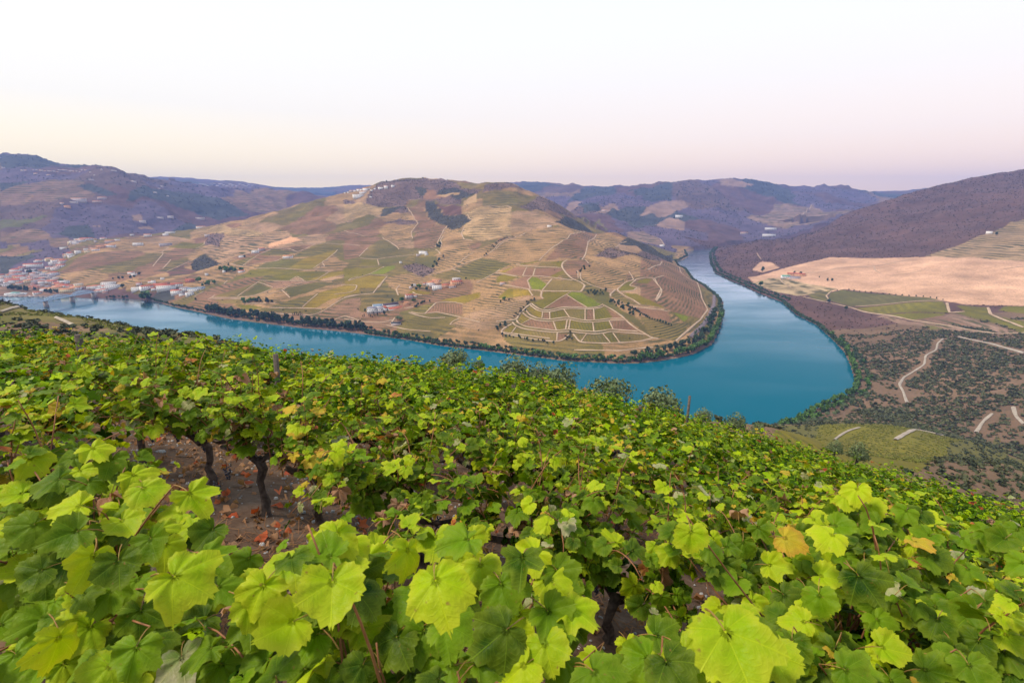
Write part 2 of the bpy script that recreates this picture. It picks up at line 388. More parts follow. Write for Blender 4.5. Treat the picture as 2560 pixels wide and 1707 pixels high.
def in_poly(px, py, poly):
    ins = np.zeros(px.shape, bool); n = len(poly); j = n - 1
    for i in range(n):
        xi, yi = poly[i]; xj, yj = poly[j]
        if yi != yj:
            c = ((yi > py) != (yj > py)) & (px < (xj - xi) * (py - yi) / (yj - yi) + xi)
            ins ^= c
        j = i
    return ins
def poly_dist(px, py, poly):
    d = np.full(px.shape, 1e9); n = len(poly)
    for i in range(n):
        ax, ay = poly[i]; bx, by = poly[(i + 1) % n]
        ex, ey = bx - ax, by - ay; L = ex * ex + ey * ey + 1e-9
        t = np.clip(((px - ax) * ex + (py - ay) * ey) / L, 0, 1)
        d = np.minimum(d, (px - ax - t * ex) ** 2 + (py - ay - t * ey) ** 2)
    return np.sqrt(d)

_cx, _cyy, _cz, _cg = [], [], [], []
GROUPS = list(CTRL)
for g in GROUPS:
    for (u, v, y) in CTRL[g]:
        if g == 'far_ridge': y = 4500 + (y - 6500) * .5
        t, s = bearing(u, v); _cx.append(t * y); _cyy.append(y); _cz.append(EYE + s * y); _cg.append(GROUPS.index(g))
    for (x, y, z) in HIDDEN.get(g, []):
        _cx.append(x); _cyy.append(y); _cz.append(z); _cg.append(GROUPS.index(g))
for a in np.linspace(-1.2, 1.2, 9):                     # tie to the vineyard slope
    for y in (42., 62.):
        _cx.append(a * y); _cyy.append(y); _cz.append(float(near_ground(np.array(a * y), np.array(y)))); _cg.append(GROUPS.index('near_hillside'))
def _bankpts(p, z, g):
    for x, y in p: _cx.append(x); _cyy.append(y); _cz.append(z); _cg.append(GROUPS.index(g))
_fb = on_water(FAR_BANK); _rb = on_water(RIGHT_BANK)
_bankpts(_fb[9:], 1.0, 'central_hill'); _bankpts(_fb[:9], 1.0, 'left_mountain')
_bankpts(_rb, 1.0, 'right_hill'); _bankpts(NEAR_BANK, 1.0, 'near_hillside')
_cx, _cyy, _cz, _cg = map(np.array, (_cx, _cyy, _cz, _cg))
def warp(x, y): return np.stack([2.2 * x / y, 1.9 * np.log(y)], -1)
_W = warp(_cx, _cyy)
def _phi(d2): return np.where(d2 > 0, .5 * d2 * np.log(d2 + 1e-20), 0)
_n = len(_cx)
_A = np.zeros((_n + 3, _n + 3))
_A[:_n, :_n] = _phi(((_W[:, None] - _W[None]) ** 2).sum(-1)) + np.eye(_n) * 0.0006
_A[:_n, _n] = 1; _A[:_n, _n + 1:] = _W; _A[_n, :_n] = 1; _A[_n + 1:, :_n] = _W.T
_scale = np.maximum(_cyy, 60) / 1000.0                  # interpolate heights in angular measure
_sol = np.linalg.solve(_A, np.concatenate([(_cz - EYE) / _scale, [0, 0, 0]]))
def rbf(x, y):
    w = warp(x, y).reshape(-1, 2); out = np.zeros(len(w))
    for i in range(0, len(w), 8000):
        q = w[i:i + 8000]
        out[i:i + 8000] = _phi(((q[:, None] - _W[None]) ** 2).sum(-1)) @ _sol[:_n] + _sol[_n] + q @ _sol[_n + 1:]
    return out.reshape(np.shape(x)) * (np.maximum(y, 60) / 1000.0) + EYE

# the ground sheet: columns fan out from the viewpoint's hill, rows lie closer where the ground is near
TCOL = np.linspace(-1.38, 1.42, 780)
_rows = [52.0]
while _rows[-1] < 7900:
    y = _rows[-1]
    _rows.append(y + (2.5 + .012 * y if y < 420 else 3.4 if y < 1000 else 3.4 + (y - 1000) * .0042 if y < 2700 else 10.5 + (y - 2700) * .010 if y < 5200 else 90))
YROW = np.array(_rows)
TT, YY = np.meshgrid(TCOL, YROW)
XX = TT * YY
# coarse thin-plate evaluation, refined linearly (the surface is smooth)
_ct = np.linspace(TCOL[0], TCOL[-1], 211); _cr = np.unique(np.concatenate([YROW[::4], YROW[-1:]]))
_CT, _CY = np.meshgrid(_ct, _cr)
_cz_ = rbf(_CT * _CY, _CY)
_ti = np.interp(TCOL, _ct, np.arange(len(_ct))); _t0 = np.minimum(_ti.astype(int), len(_ct) - 2); _tf = _ti - _t0
_tmp = _cz_[:, _t0] * (1 - _tf) + _cz_[:, _t0 + 1] * _tf
_ri = np.interp(YROW, _cr, np.arange(len(_cr))); _r0 = np.minimum(_ri.astype(int), len(_cr) - 2); _rf = (_ri - _r0)[:, None]
ZZ = _tmp[_r0] * (1 - _rf) + _tmp[_r0 + 1] * _rf
# which hill each spot belongs to
_wg = warp(_CT * _CY, _CY).reshape(-1, 2); _near = np.zeros(len(_wg), int)
for i in range(0, len(_wg), 8000):
    _near[i:i + 8000] = _cg[((_wg[i:i + 8000, None] - _W[None]) ** 2).sum(-1).argmin(1)]
_gc = _near.reshape(_CT.shape)
GG = _gc[np.clip(np.round(_ri).astype(int), 0, len(_cr) - 1)][:, np.clip(np.round(_ti).astype(int), 0, len(_ct) - 1)]
# folds and gullies
_amp = np.select([GG == 0, GG == 1, GG == 2, GG == 3, GG == 4], [1.1, 1.7, 1.9, 1.1, .3], 1.0)
_amp = _amp * np.clip((ZZ - 12) / 120, 0, 1.3) * np.clip(YY / 900, .2, 2.0)
ZZ += _amp * (7.0 * fbm(XX / 230, YY / 230, 4, True) - 2.6) + _amp * 1.6 * fbm(XX / 45, YY / 45, 3)
# crests as surveyed: each hill's own skyline is eased onto its ridge line
CREST = {1: [(0,387),(53,381),(88,390),(132,404),(155,412),(205,413),(264,413),(293,421),(337,435),(375,445),(449,456),(528,466),(600,470),(671,470),(735,477),(786,487),(821,495)],
 5: [(300,443),(381,442),(440,443),(499,447),(543,451),(587,452),(640,459),(677,467),(767,470),(831,468),(863,464),(904,462)],
 0: [(640,540),(703,524),(767,505),(831,489),(879,478),(926,465),(977,449),(1003,445),(1054,446),(1118,448),(1183,457),(1219,459),(1257,453),(1279,454),(1311,477),(1346,485),(1378,502),(1407,518),(1442,540),(1483,576),(1537,579),(1563,591),(1614,610)],
 2: [(1320,454),(1384,457),(1429,461),(1464,464),(1509,467),(1550,462),(1588,465),(1640,457),(1680,453),(1784,449),(1853,445),(1894,451),(1947,461),(2008,467),(2061,463),(2098,460),(2131,471),(2184,482),(2215,492)],
 3: [(1841,612),(1898,600),(1943,586),(1967,580),(2049,557),(2131,529),(2224,498),(2302,475),(2376,457),(2457,439),(2560,424),(2640,414)]}
for _g, _pl in CREST.items():
    _pu, _pv = np.array(_pl, float).T; _pt, _ps = bearing(_pu, _pv)
    _a = np.where(GG == _g, (ZZ - EYE) / YY, -9); _mx = _a.max(0)
    _in = (TCOL >= _pt[0]) & (TCOL <= _pt[-1]) & (_mx > -5)
    if not _in.any(): continue
    _dl = np.where(_in, np.interp(TCOL, _pt, _ps) - _mx, 0)
    _dl = np.interp(TCOL, TCOL[_in], _dl[_in]); _fade = smooth01(1 - np.maximum(0, np.maximum(_pt[0] - TCOL, TCOL - _pt[-1])) / .06); _dl = _dl * _fade
    _dl = np.convolve(np.pad(_dl, 7, 'edge'), np.ones(15) / 15, 'valid')
    _w = smooth01((_a - (_mx - .055)) / .05)
    ZZ += np.where(GG == _g, _dl * _w, 0) * YY
# the river bed and its banks
_far = np.abs(YY) < 2900
_ins = np.zeros(XX.shape, bool); _ins[_far] = in_poly(XX[_far], YY[_far], WATER)
_nb = _far & (ZZ < 40)
_dist = np.full(XX.shape, 1e3); _dist[_nb | _ins] = poly_dist(XX[_nb | _ins], YY[_nb | _ins], WATER)
ZZ = np.where(_ins, np.minimum(ZZ, -0.6 - .12 * _dist), np.maximum(ZZ, np.where(_dist < 900, 0.5 + np.minimum(.28 * _dist, 6), 6)))
_bl = smooth01((np.hypot(XX, YY) - 60) / 40)
ZZ = np.where(_bl < 1, near_ground(XX, YY) * (1 - _bl) + ZZ * _bl, ZZ)

def ground(x, y):
    """height of the ground sheet (as meshed)"""
    x = np.asarray(x, float); y = np.asarray(y, float)
    tt = np.clip(np.interp(x / np.maximum(y, 1), TCOL, np.arange(len(TCOL))), 0, len(TCOL) - 1.001)
    rr = np.clip(np.interp(y, YROW, np.arange(len(YROW))), 0, len(YROW) - 1.001)
    a = tt.astype(int); b = rr.astype(int); fa = tt - a; fb = rr - b
    return (ZZ[b, a] * (1 - fa) + ZZ[b, a + 1] * fa) * (1 - fb) + (ZZ[b + 1, a] * (1 - fa) + ZZ[b + 1, a + 1] * fa) * fb

def sight(u, v, groups=None):
    """where a bearing meets the ground: (n,3); walks outward from the viewpoint. A bearing that clears the ridge is lowered onto it"""
    u = np.atleast_1d(np.asarray(u, float)); v = np.atleast_1d(np.asarray(v, float)).copy()
    out = np.zeros((len(u), 3))
    for i in range(len(u)):
        for k in range(60):
            t, s = bearing(u[i], v[i])
            c = np.interp(t, TCOL, np.arange(len(TCOL))); a = min(int(c), len(TCOL) - 2); fa = c - a
            col = ZZ[:, a] * (1 - fa) + ZZ[:, a + 1] * fa
            h = col - (EYE + s * YROW)
            if groups is not None:
                gcol = np.isin(GG[:, a], groups)
                idx = np.nonzero((h > 0) & gcol)[0]
            else: idx = np.nonzero(h > 0)[0]
            if len(idx):
                j = idx[0]; y = YROW[j]
                if j > 0 and h[j - 1] < 0: y = YROW[j - 1] + (YROW[j] - YROW[j - 1]) * (-h[j - 1]) / (h[j] - h[j - 1])
                out[i] = (t * y, y, np.interp(y, YROW, col)); break
            v[i] += 2.0
    return out
# ------------------------------------------------------------------ what grows where
TAN, PALE, BROWN, OLIVE, GREEN, BRIGHT, YELLOW, SCRUB, WOOD, PINK, SOIL, PATH, MOUNT, DARKG, HEATH, DUN = range(16)
COL = {TAN: (.36, .235, .125), PALE: (.45, .32, .18), BROWN: (.25, .145, .095), OLIVE: (.205, .155, .055), GREEN: (.185, .152, .020), BRIGHT: (.17, .20, .012),
       YELLOW: (.275, .20, .028), SCRUB: (.115, .070, .058), WOOD: (.058, .058, .052), PINK: (.54, .32, .20), SOIL: (.29, .18, .125), PATH: (.52, .40, .29),
       MOUNT: (.105, .074, .102), DARKG: (.135, .115, .040), HEATH: (.125, .068, .062), DUN: (.38, .255, .165)}  # MOUNT: purple heather, its blue pushed to stand in for distance haze
FRAME = {'A': (480, 560, 5.226), 'B': (860, 440, 5.6), 'C': (1240, 560, 5.227), 'D': (1600, 400, 2.45), 'E': (1780, 620, 3.0154), 'F': (0, 360, 3.36),
         'G': (0, 340, 3.409), 'H': (320, 560, 5.345), 'T': (0, 600, 7.127), 'W': (860, 680, 6.918), 'M': (1040, 400, 3.136), 'N': (480, 400, 3.136), 'V': (0, 700, 2.613), 'S': (0, 0, 1), 'K': (900, 820, 2.306), 'R': (1600, 1100, 2.45)}
def sheet(fr, pts):
    ox, oy, s = FRAME[fr]; p = np.array(pts, float).reshape(-1, 2)
    return p[:, 0] / s + ox, p[:, 1] / s + oy
# (frame, hill index or None, kind, outline, rows): rows 'z' = terraces along the contour (period in m of height), angle in degrees = straight rows, None = no rows
FIELDS = [
 ('A',0,PALE,[0,90,270,25,520,50,780,70,930,110,880,175,780,180,640,150,430,130,200,110],('z',3.2)),
 ('A',0,DUN,[420,140,700,160,900,170,1000,110,1250,90,1290,140,1420,210,1000,300,850,360,640,410,420,350,370,290,380,230],('z',5)),
 ('A',0,PINK,[1000,270,1290,160,1420,210,1250,260,1000,320],None),
 ('A',0,DUN,[90,320,240,270,360,310,420,350,600,380,620,410,400,500,370,520,250,440],('z',4)),
 ('A',0,SCRUB,[215,150,300,120,420,125,415,170,360,240,365,305,310,290,240,265,160,290,170,240],None),
 ('A',0,WOOD,[0,480,170,395,370,520,200,580,0,630],None),
 ('A',0,OLIVE,[520,510,860,410,660,550],('z',3)),('A',0,OLIVE,[880,400,1060,320,1390,365,1200,410,900,410],('z',3)),
 ('A',0,BROWN,[690,550,870,415,1180,425,1130,480,850,520],('z',3)),('A',0,DARKG,[790,580,1140,480,1300,470,1400,490,1250,590],('z',3)),
 ('A',0,YELLOW,[1250,590,1500,440,1880,330,1890,350,1690,520,1580,590],('z',4)),('A',0,BROWN,[1080,310,1600,265,1400,360],('z',3)),
 ('A',0,OLIVE,[1420,360,1650,270,1900,290,1850,330,1500,430,1320,430],('z',3)),
 ('A',0,GREEN,[710,650,760,600,1300,600,1470,610,1100,660,760,700,480,740],('z',4)),
 ('A',0,GREEN,[960,740,1120,660,1500,620,1760,620,1720,660,1500,750,1350,690,1270,750],('z',4)),
 ('A',0,YELLOW,[1500,750,1780,630,2150,565,2195,570,2195,600,1640,740],('z',4)),
 ('A',0,BROWN,[20,960,270,830,460,770,700,700,930,690,860,760,600,850,300,940,150,980,60,990],('z',2.2)),
 ('A',0,OLIVE,[280,950,870,770,590,955],('z',3)),('A',0,DARKG,[600,950,870,785,1050,840,830,920],('z',3)),
 ('A',0,SOIL,[930,750,1480,750,1620,760,1260,820,1050,840],('z',2.4)),
 ('A',0,TAN,[930,950,1180,870,1280,970,1100,1010,900,990],('z',2.2)),('A',0,DARKG,[1200,850,1620,760,1900,770,1500,900,1290,960],('z',2.2)),
 ('A',0,OLIVE,[1000,1090,1400,960,1640,915,1440,1090],('z',3)),('A',0,YELLOW,[1450,1090,1640,910,1900,830,2195,740,2195,900,1800,990,1620,1100],('z',2.6)),
 ('A',0,OLIVE,[290,990,650,985,640,1040,400,1040],None),('A',0,GREEN,[560,1050,780,1060,930,1090,760,1130,680,1120],None),
 ('A',0,SOIL,[380,1050,740,1135,1650,1180,1900,1050,2000,990,2195,960,2195,1300,1800,1290,1000,1230],('z',3)),
 ('A',0,OLIVE,[820,1130,950,1095,1700,1110,1640,1180],('z',2)),
 ('B',0,SCRUB,[300,340,450,130,700,30,1100,30,1460,40,1640,90,1990,100,2000,150,1850,260,1660,300,1640,400,1280,340,1060,330,900,330,850,420,640,440,330,390],None),
 ('B',0,OLIVE,[1460,60,1990,110,1960,190,1640,170],None),('B',0,SCRUB,[0,330,330,390,280,380,0,390],None),
 ('B',0,WOOD,[980,140,1160,170,1130,280,1060,270],None),('B',0,WOOD,[1400,170,1540,160,1850,240,1700,310,1480,270,1290,260],None),
 ('B',0,BROWN,[1170,190,1300,200,1290,260,1480,280,1450,300,1100,320],None),('B',0,HEATH,[1290,360,1640,420,1660,530,1460,560],None),
 ('B',0,PALE,[1290,280,1640,230,1600,260,1400,300],None),
 ('B',0,WOOD,[1130,350,1270,350,1350,470,1470,560,1650,530,1740,545,1790,610,1650,720,1500,760,1440,700,1310,660,1180,570,1130,460],None),
 ('B',0,PALE,[0,390,280,380,560,450,500,540,380,540,280,560,0,640],('z',3)),
 ('B',0,WOOD,[500,560,560,460,850,420,900,470,690,500,570,580],None),('B',0,SCRUB,[690,510,850,440,940,520],None),
 ('B',0,TAN,[570,570,690,520,950,530,990,610,780,590],('z',4)),
 ('B',0,SCRUB,[560,650,780,590,1040,650,940,690,740,670],None),('B',0,OLIVE,[870,420,930,340,1060,330,1000,420,900,440],None),
 ('B',0,BROWN,[890,440,1120,450,1150,550,1300,690,1430,700,1370,830,1270,1010,960,1000,970,870,1060,650,960,540],('z',3.4)),
 ('B',0,TAN,[600,900,960,870,950,780,1040,670,800,680,560,690,490,770],('z',3.4)),('B',0,DUN,[630,910,960,880,980,1010,780,1020],('z',3)),
 ('B',0,BROWN,[0,840,380,830,540,870,330,1010,210,1130,0,1180],('z',3.2)),
 ('B',0,PALE,[1660,520,1950,430,2352,440,2352,840,1900,910,1640,810,1670,720,1790,610],('z',4.0)),
 ('B',0,TAN,[1390,850,1480,770,1640,790,1680,890,1890,910,1930,950,1800,1090,1400,1170,1350,1020],('z',3.2)),('B',0,BROWN,[1740,990,1890,920,1930,960,1830,1070],('z',3)),
 ('B',0,TAN,[1460,1190,1900,1010,2352,860,2352,1200,1930,1150,1310,1340],('z',3.0)),
 ('B',0,OLIVE,[1530,1310,1930,1160,2352,1230,2170,1320,1960,1450,1400,1450,1200,1400],('z',3)),
 ('B',0,OLIVE,[230,1150,380,1000,600,900,780,1020,1040,1040,930,1100,600,1140],('z',2.2)),('B',0,GREEN,[230,1170,460,1170,480,1250,230,1250],None),
 ('B',0,DARKG,[480,1170,930,1110,830,1200,520,1250],('z',3)),
 ('B',0,BRIGHT,[340,1380,560,1270,730,1250,700,1300,560,1370],None),('B',0,SCRUB,[800,1260,1000,1220,1280,1290,1250,1350,1100,1420,900,1330],None),
 ('B',0,DARKG,[980,1140,1290,1120,1310,1210,1250,1290,1000,1220],('z',2)),('B',0,YELLOW,[0,1480,350,1390,590,1410,480,1568,0,1568],None),
 ('B',0,GREEN,[0,1290,560,1270,340,1380,50,1470,0,1480],None),
 ('M',0,SCRUB,[560,190,690,165,760,170,850,245,760,215,620,235,520,260],None),('M',0,OLIVE,[520,265,640,235,800,255,950,280,810,375,520,360],('z',6)),
 ('M',0,PALE,[365,330,480,260,480,330,370,360],None),
 ('M',0,SCRUB,[810,375,950,280,1060,315,1260,440,1270,455,1120,420,900,400],None),('M',0,WOOD,[1090,490,1180,440,1300,500,1390,565,1250,550],None),
 ('C',0,TAN,[0,300,400,110,520,60,800,30,1150,110,900,210,620,430,560,480,0,460],('z',2.8)),
 ('C',0,BROWN,[640,480,900,210,1160,100,1310,140,1220,220,1170,400,1130,460],('z',2.8)),
 ('C',0,TAN,[1190,410,1220,230,1320,140,1450,110,1670,190,1600,270,1400,350,1300,420],('z',3)),
 ('C',0,SCRUB,[1290,420,1500,310,1600,350,1900,350,2100,420,2300,510,2150,480,1550,450],None),
 ('C',0,WOOD,[1630,230,1720,170,1900,250,2300,400,2300,510,1900,350,1850,290,1620,270],None),
 ('C',0,DUN,[1620,275,1840,285,1900,340,1590,330],None),
 ('C',0,TAN,[1200,460,1550,450,2150,480,2000,590,1740,630,1690,740,1580,860,1380,850,1110,700,1100,650,1400,540],('z',2.1)),
 ('C',0,BROWN,[860,560,930,480,1200,470,1230,540,1070,620,1080,720,980,720],('z',2.2)),
 ('C',0,TAN,[1740,630,2000,600,2180,490,2300,520,2300,1100,2100,1010,2170,870,2070,710,1830,720],('z',2.3)),
 ('D',0,BROWN,[0,610,140,610,250,660,345,750,415,920,370,970,200,930,0,850],('z',2.3)),
 ('C',0,GREEN,[270,530,560,480,590,490,480,510,320,540],None),('C',0,OLIVE,[590,490,700,490,820,565,540,550],None),('C',0,GREEN,[710,490,910,485,850,560,820,560],None),
 ('C',0,YELLOW,[50,630,250,540,110,640],None),('C',0,BROWN,[110,640,260,560,400,570,350,680],None),('C',0,BROWN,[360,680,400,570,500,580,480,690],None),
 ('C',0,BROWN,[510,580,850,580,880,610,690,690,500,690],None),('C',0,GREEN,[690,690,870,600,890,640,770,710],None),('C',0,GREEN,[0,690,100,660,300,690,150,750,0,770],None),
 ('C',0,BROWN,[180,770,370,690,460,690,410,740,450,850,200,810],None),('C',0,BRIGHT,[415,735,470,690,540,700,670,790,600,860,460,850],None),
 ('C',0,OLIVE,[610,860,730,730,1000,750,1160,790,1110,890,600,880],None),
 ('C',0,GREEN,[10,970,160,840,430,860,470,930,230,960],None),('C',0,YELLOW,[220,860,430,865,470,930,230,950],None),('C',0,OLIVE,[440,870,590,880,580,950,490,940],None),
 ('C',0,GREEN,[500,1030,620,980,600,890,980,885,620,1110],None),('C',0,BROWN,[620,1110,930,930,1190,1090,850,1090],None),
 ('C',0,BRIGHT,[930,930,990,885,1110,895,1300,1000,1370,1060,1200,1090],None),
 ('C',0,YELLOW,[410,1100,450,1070,610,1150,600,1220,500,1200],20),('C',0,BROWN,[625,1160,690,1160,690,1240,625,1240],5),('C',0,GREEN,[720,1150,880,1130,910,1210,720,1240],0),
 ('C',0,OLIVE,[930,1120,1160,1115,1160,1250,960,1220],5),('C',0,BROWN,[1180,1115,1270,1115,1280,1250,1180,1255],5),('C',0,GREEN,[1290,1120,1430,1090,1530,1230,1290,1250],5),('C',0,BROWN,[1440,1090,1640,1220,1530,1230],-10),
 ('C',0,YELLOW,[290,1240,340,1170,440,1240,320,1300],20),('C',0,BROWN,[350,1310,460,1245,720,1280,780,1390,450,1340],8),('C',0,GREEN,[780,1290,915,1260,900,1370,800,1390],5),
 ('C',0,GREEN,[980,1260,1250,1300,1265,1400,960,1370],5),('C',0,GREEN,[1290,1300,1470,1270,1520,1370,1300,1400],0),('C',0,BROWN,[1490,1270,1690,1260,1840,1390,1530,1370],-8),
 ('C',0,YELLOW,[100,1400,200,1310,250,1350,170,1430],15),('C',0,OLIVE,[190,1435,260,1350,800,1430,790,1530],10),('C',0,BROWN,[800,1430,950,1440,880,1510,800,1530],5),
 ('C',0,OLIVE,[1010,1430,1170,1450,1100,1540],5),('C',0,OLIVE,[1110,1545,1180,1450,1400,1450,1500,1560],5),('C',0,GREEN,[1420,1440,1530,1430,1610,1550,1500,1560],-5),('C',0,OLIVE,[1540,1430,1900,1440,2020,1480,1900,1530,1620,1550],-8),
 ('C',0,GREEN,[1600,860,1740,740,1830,740,1740,810,1840,830,1800,870,1640,880],None),('C',0,GREEN,[1820,770,1870,730,2050,720,1980,780],None),
 ('C',0,OLIVE,[1490,940,1560,860,1880,1060,1700,1040],('z',1.8)),('C',0,GREEN,[1650,900,1830,910,2220,1110,1900,1050],None),('C',0,BROWN,[1720,1090,2240,1140,2300,1320,2100,1260],None),
 ('C',0,OLIVE,[1860,1240,2000,1290,2300,1350,2300,1500,2150,1500],('z',1.8)),('C',0,DARKG,[1250,960,1380,870,1480,890,1500,990,1640,1130,1820,1210,2100,1500,1960,1440,1640,1200,1380,1040],('z',1.6)),
 ('D',0,OLIVE,[0,960,200,1000,300,1000,280,1060,220,1110,60,1080],('z',1.8)),('D',0,BRIGHT,[205,935,300,960,270,995],None),
 ('C',0,DUN,[0,1090,480,930,420,1020,320,1130,250,1240,0,1270],('z',1.8)),('M',0,DUN,[350,1250,420,1200,600,1150,910,1070,850,1150,750,1250],('z',1.8)),
 ('M',0,DUN,[270,1290,340,1255,750,1265,700,1300,500,1340],('z',1.6)),
 ('W',0,OLIVE,[1000,780,1400,690,2000,770,1900,840,1500,900,1100,930],('z',1.5)),('W',0,BROWN,[1430,700,1600,540,2060,550,2040,740,1700,700],6),('W',0,YELLOW,[1640,490,2352,350,2352,440,2080,540],None),('W',0,YELLOW,[1100,370,1200,300,1500,350,1480,390],None),
 ('W',0,SOIL,[80,750,180,680,420,690,560,780,100,790],None),('W',0,SOIL,[0,800,600,850,900,780,1000,900,700,960,0,880],('z',1.6)),
 ('E',3,PINK,[270,220,420,190,550,150,890,70,1500,70,1640,65,2760,130,2760,440,1900,425,1700,390,1300,340,1000,310,830,340,640,360,480,330,320,270],('z',9)),
 ('E',3,PALE,[300,265,430,225,560,230,720,270,960,310,640,360,480,330],('z',4)),
 ('E',3,PINK,[300,165,370,100,450,110,510,150,380,185],('z',5)),
 ('E',3,OLIVE,[720,350,890,320,870,395,800,400],('z',3)),
 ('E',3,DARKG,[870,390,890,340,980,315,1300,350,1640,375,1740,400,1050,440],('z',3)),('E',3,GREEN,[1080,450,1740,405,1790,490,1290,500],('z',3)),
 ('E',3,GREEN,[1310,505,1760,495,1740,510,1500,545],None),('E',3,BROWN,[1500,545,1740,510,2080,610],('z',2)),
 ('E',3,GREEN,[1840,490,1900,470,1840,430,2080,450,2090,500,2760,600,2330,640,2200,580],('z',2.4)),('E',3,GREEN,[2160,470,2200,440,2760,435,2760,520],None),
 ('E',3,SOIL,[1240,515,1290,505,1500,560,1800,580,2170,650,1800,620,1400,570],('z',2)),('E',3,SOIL,[1740,505,1830,490,2200,600,2330,645,2170,640],('z',1.5)),
 ('D',3,TAN,[1740,590,2130,450,2760,230,2760,640,1950,600],('z',4)),
 ('E',3,OLIVE,[1600,570,1750,610,1650,620],None),
 ('F',1,BROWN,[0,400,200,340,420,300,640,300,760,400,800,430,560,460,350,480,0,520],('z',9)),('F',1,DARKG,[0,640,330,610,400,600,180,690,0,720],None),
 ('F',1,WOOD,[0,330,180,320,330,310,0,410],None),('F',1,WOOD,[450,760,570,690,740,680,800,760,810,800,700,870,660,860,640,800],None),
 ('F',1,WOOD,[1060,480,1380,480,1600,560,1830,640,2100,600,1900,480,1500,400,1200,350],None),('F',1,BROWN,[400,800,560,785,660,810,640,860,540,870,420,860],('z',5)),
 ('F',1,BROWN,[0,740,200,720,400,740,440,800,250,830,0,820],('z',6)),('F',1,HEATH,[1000,490,1160,490,1100,540,1000,520],None),('F',1,SOIL,[740,690,860,680,830,700],None),
 ('F',1,SOIL,[1110,600,1180,590,1200,650,1120,640],None),('F',1,SOIL,[1160,700,1250,680,1300,720,1180,720],None),('F',1,WOOD,[1440,730,1600,660,1700,690,1560,750],None),
 ('F',1,WOOD,[0,80,180,70,520,170,300,210,0,190],None),('F',1,HEATH,[440,180,820,180,900,200,560,260,300,250],None),('F',1,WOOD,[640,350,760,330,1000,430,900,440,700,380],None),
 ('G',1,WOOD,[0,960,200,960,310,1030,100,1120,60,1180,0,1170],None),
 ('H',0,BROWN,[60,640,300,560,330,540,490,400,640,300,940,320,740,450,520,640,300,700,160,760],('z',3)),('H',0,OLIVE,[470,600,560,500,780,440,820,470,500,640],('z',3)),('H',0,GREEN,[550,310,740,240,1020,250,1020,290,920,330],('z',3)),
 ('H',0,HEATH,[520,640,740,540,760,590,930,630,860,660,560,700],('z',3)),('H',0,SOIL,[0,930,200,900,420,940,400,1000,100,990],('z',2)),
 ('D',2,SOIL,[0,340,110,260,230,250,310,270,200,330,150,350],None),('D',2,SOIL,[90,400,180,350,270,380,270,430,180,420],None),('D',2,SOIL,[650,350,800,320,880,370,760,390],('z',9)),
 ('D',2,SOIL,[820,270,980,290,1060,280,1300,310,1100,380,900,420,780,400],('z',9)),('D',2,SOIL,[480,120,620,130,700,155,600,165,500,150],None),
 ('M',2,SOIL,[1650,570,1780,555,1880,600,1960,680,1800,650,1660,610],('z',6)),('M',2,SOIL,[1200,340,1300,320,1250,400,1180,390],None),('M',2,SOIL,[1400,410,1540,340,1590,390,1480,420],None),
 ('M',2,WOOD,[1270,350,1430,330,1440,400,1320,420],None),('M',2,WOOD,[1640,420,1740,400,1790,520,1700,530],None),('M',2,OLIVE,[1290,480,1440,460,1500,560,1400,560],('z',6)),
 ('M',2,WOOD,[1660,240,1900,200,2007,170,2007,330,1800,320],None),
 ('E',4,GREEN,[440,1447,560,1400,900,1350,1100,1330,1560,1335,1700,1370,1900,1400,1850,1447],('z',1.2)),
 ('S',4,GREEN,[1930,1085,2050,1064,2160,1060,2300,1076,2380,1100,2300,1180,2000,1180],('z',1.3)),
 ('V',4,OLIVE,[0,140,160,175,300,215,500,240,830,290,1000,330,800,330,520,300,360,280,0,230],('z',1.4)),
]
# default cover: a patchwork of plots with wandering edges
BASE = [[TAN, OLIVE, BROWN, DUN, TAN, OLIVE], [MOUNT, HEATH, MOUNT, MOUNT, WOOD, BROWN, SCRUB], [MOUNT, HEATH, MOUNT, WOOD, BROWN, SCRUB], [HEATH, SCRUB, HEATH, HEATH], [SCRUB, DARKG, HEATH], [WOOD, SCRUB, MOUNT]]
CELL = [110, 330, 380, 260, 90, 700]
fx, fy, fz, fg = XX.ravel(), YY.ravel(), ZZ.ravel(), GG.ravel()
kind = np.full(len(fx), SCRUB); rowv = np.zeros((len(fx), 3)); rowa = np.zeros(len(fx))
for g in range(6):
    ix = np.nonzero(fg == g)[0]
    if not len(ix): continue
    c = CELL[g]
    wx = fx[ix] / c + .55 * fbm(fx[ix] / c * .7, fy[ix] / c * .7, 3); wy = fy[ix] / c / 1.5 + .55 * fbm(fx[ix] / c * .7 + 50, fy[ix] / c * .7, 3)
    bx, by = np.floor(wx).astype(int), np.floor(wy).astype(int); best = np.full(len(ix), 9.); bid = np.zeros(len(ix), int)
    for dx in (-1, 0, 1):
        for dy in (-1, 0, 1):
            h = _perm[(_perm[(bx + dx) & 511] + by + dy) & 511]
            d = np.hypot(bx + dx + .5 + .45 * _val[h] - wx, by + dy + .5 + .45 * _val[(h * 7 + 3) & 511] - wy)
            m_ = d < best; best[m_] = d[m_]; bid[m_] = h[m_]
    kind[ix] = np.array(BASE[g])[bid % len(BASE[g])]
    tz = np.isin(kind[ix], (TAN, OLIVE, BROWN, DUN))
    per = (2.2 + (bid % 5) * .4) * (1 if g in (0, 3, 4) else 3.0)
    rowv[ix, 2] = np.where(tz, 1 / per, 0); rowa[ix] = np.where(tz, .9, 0)
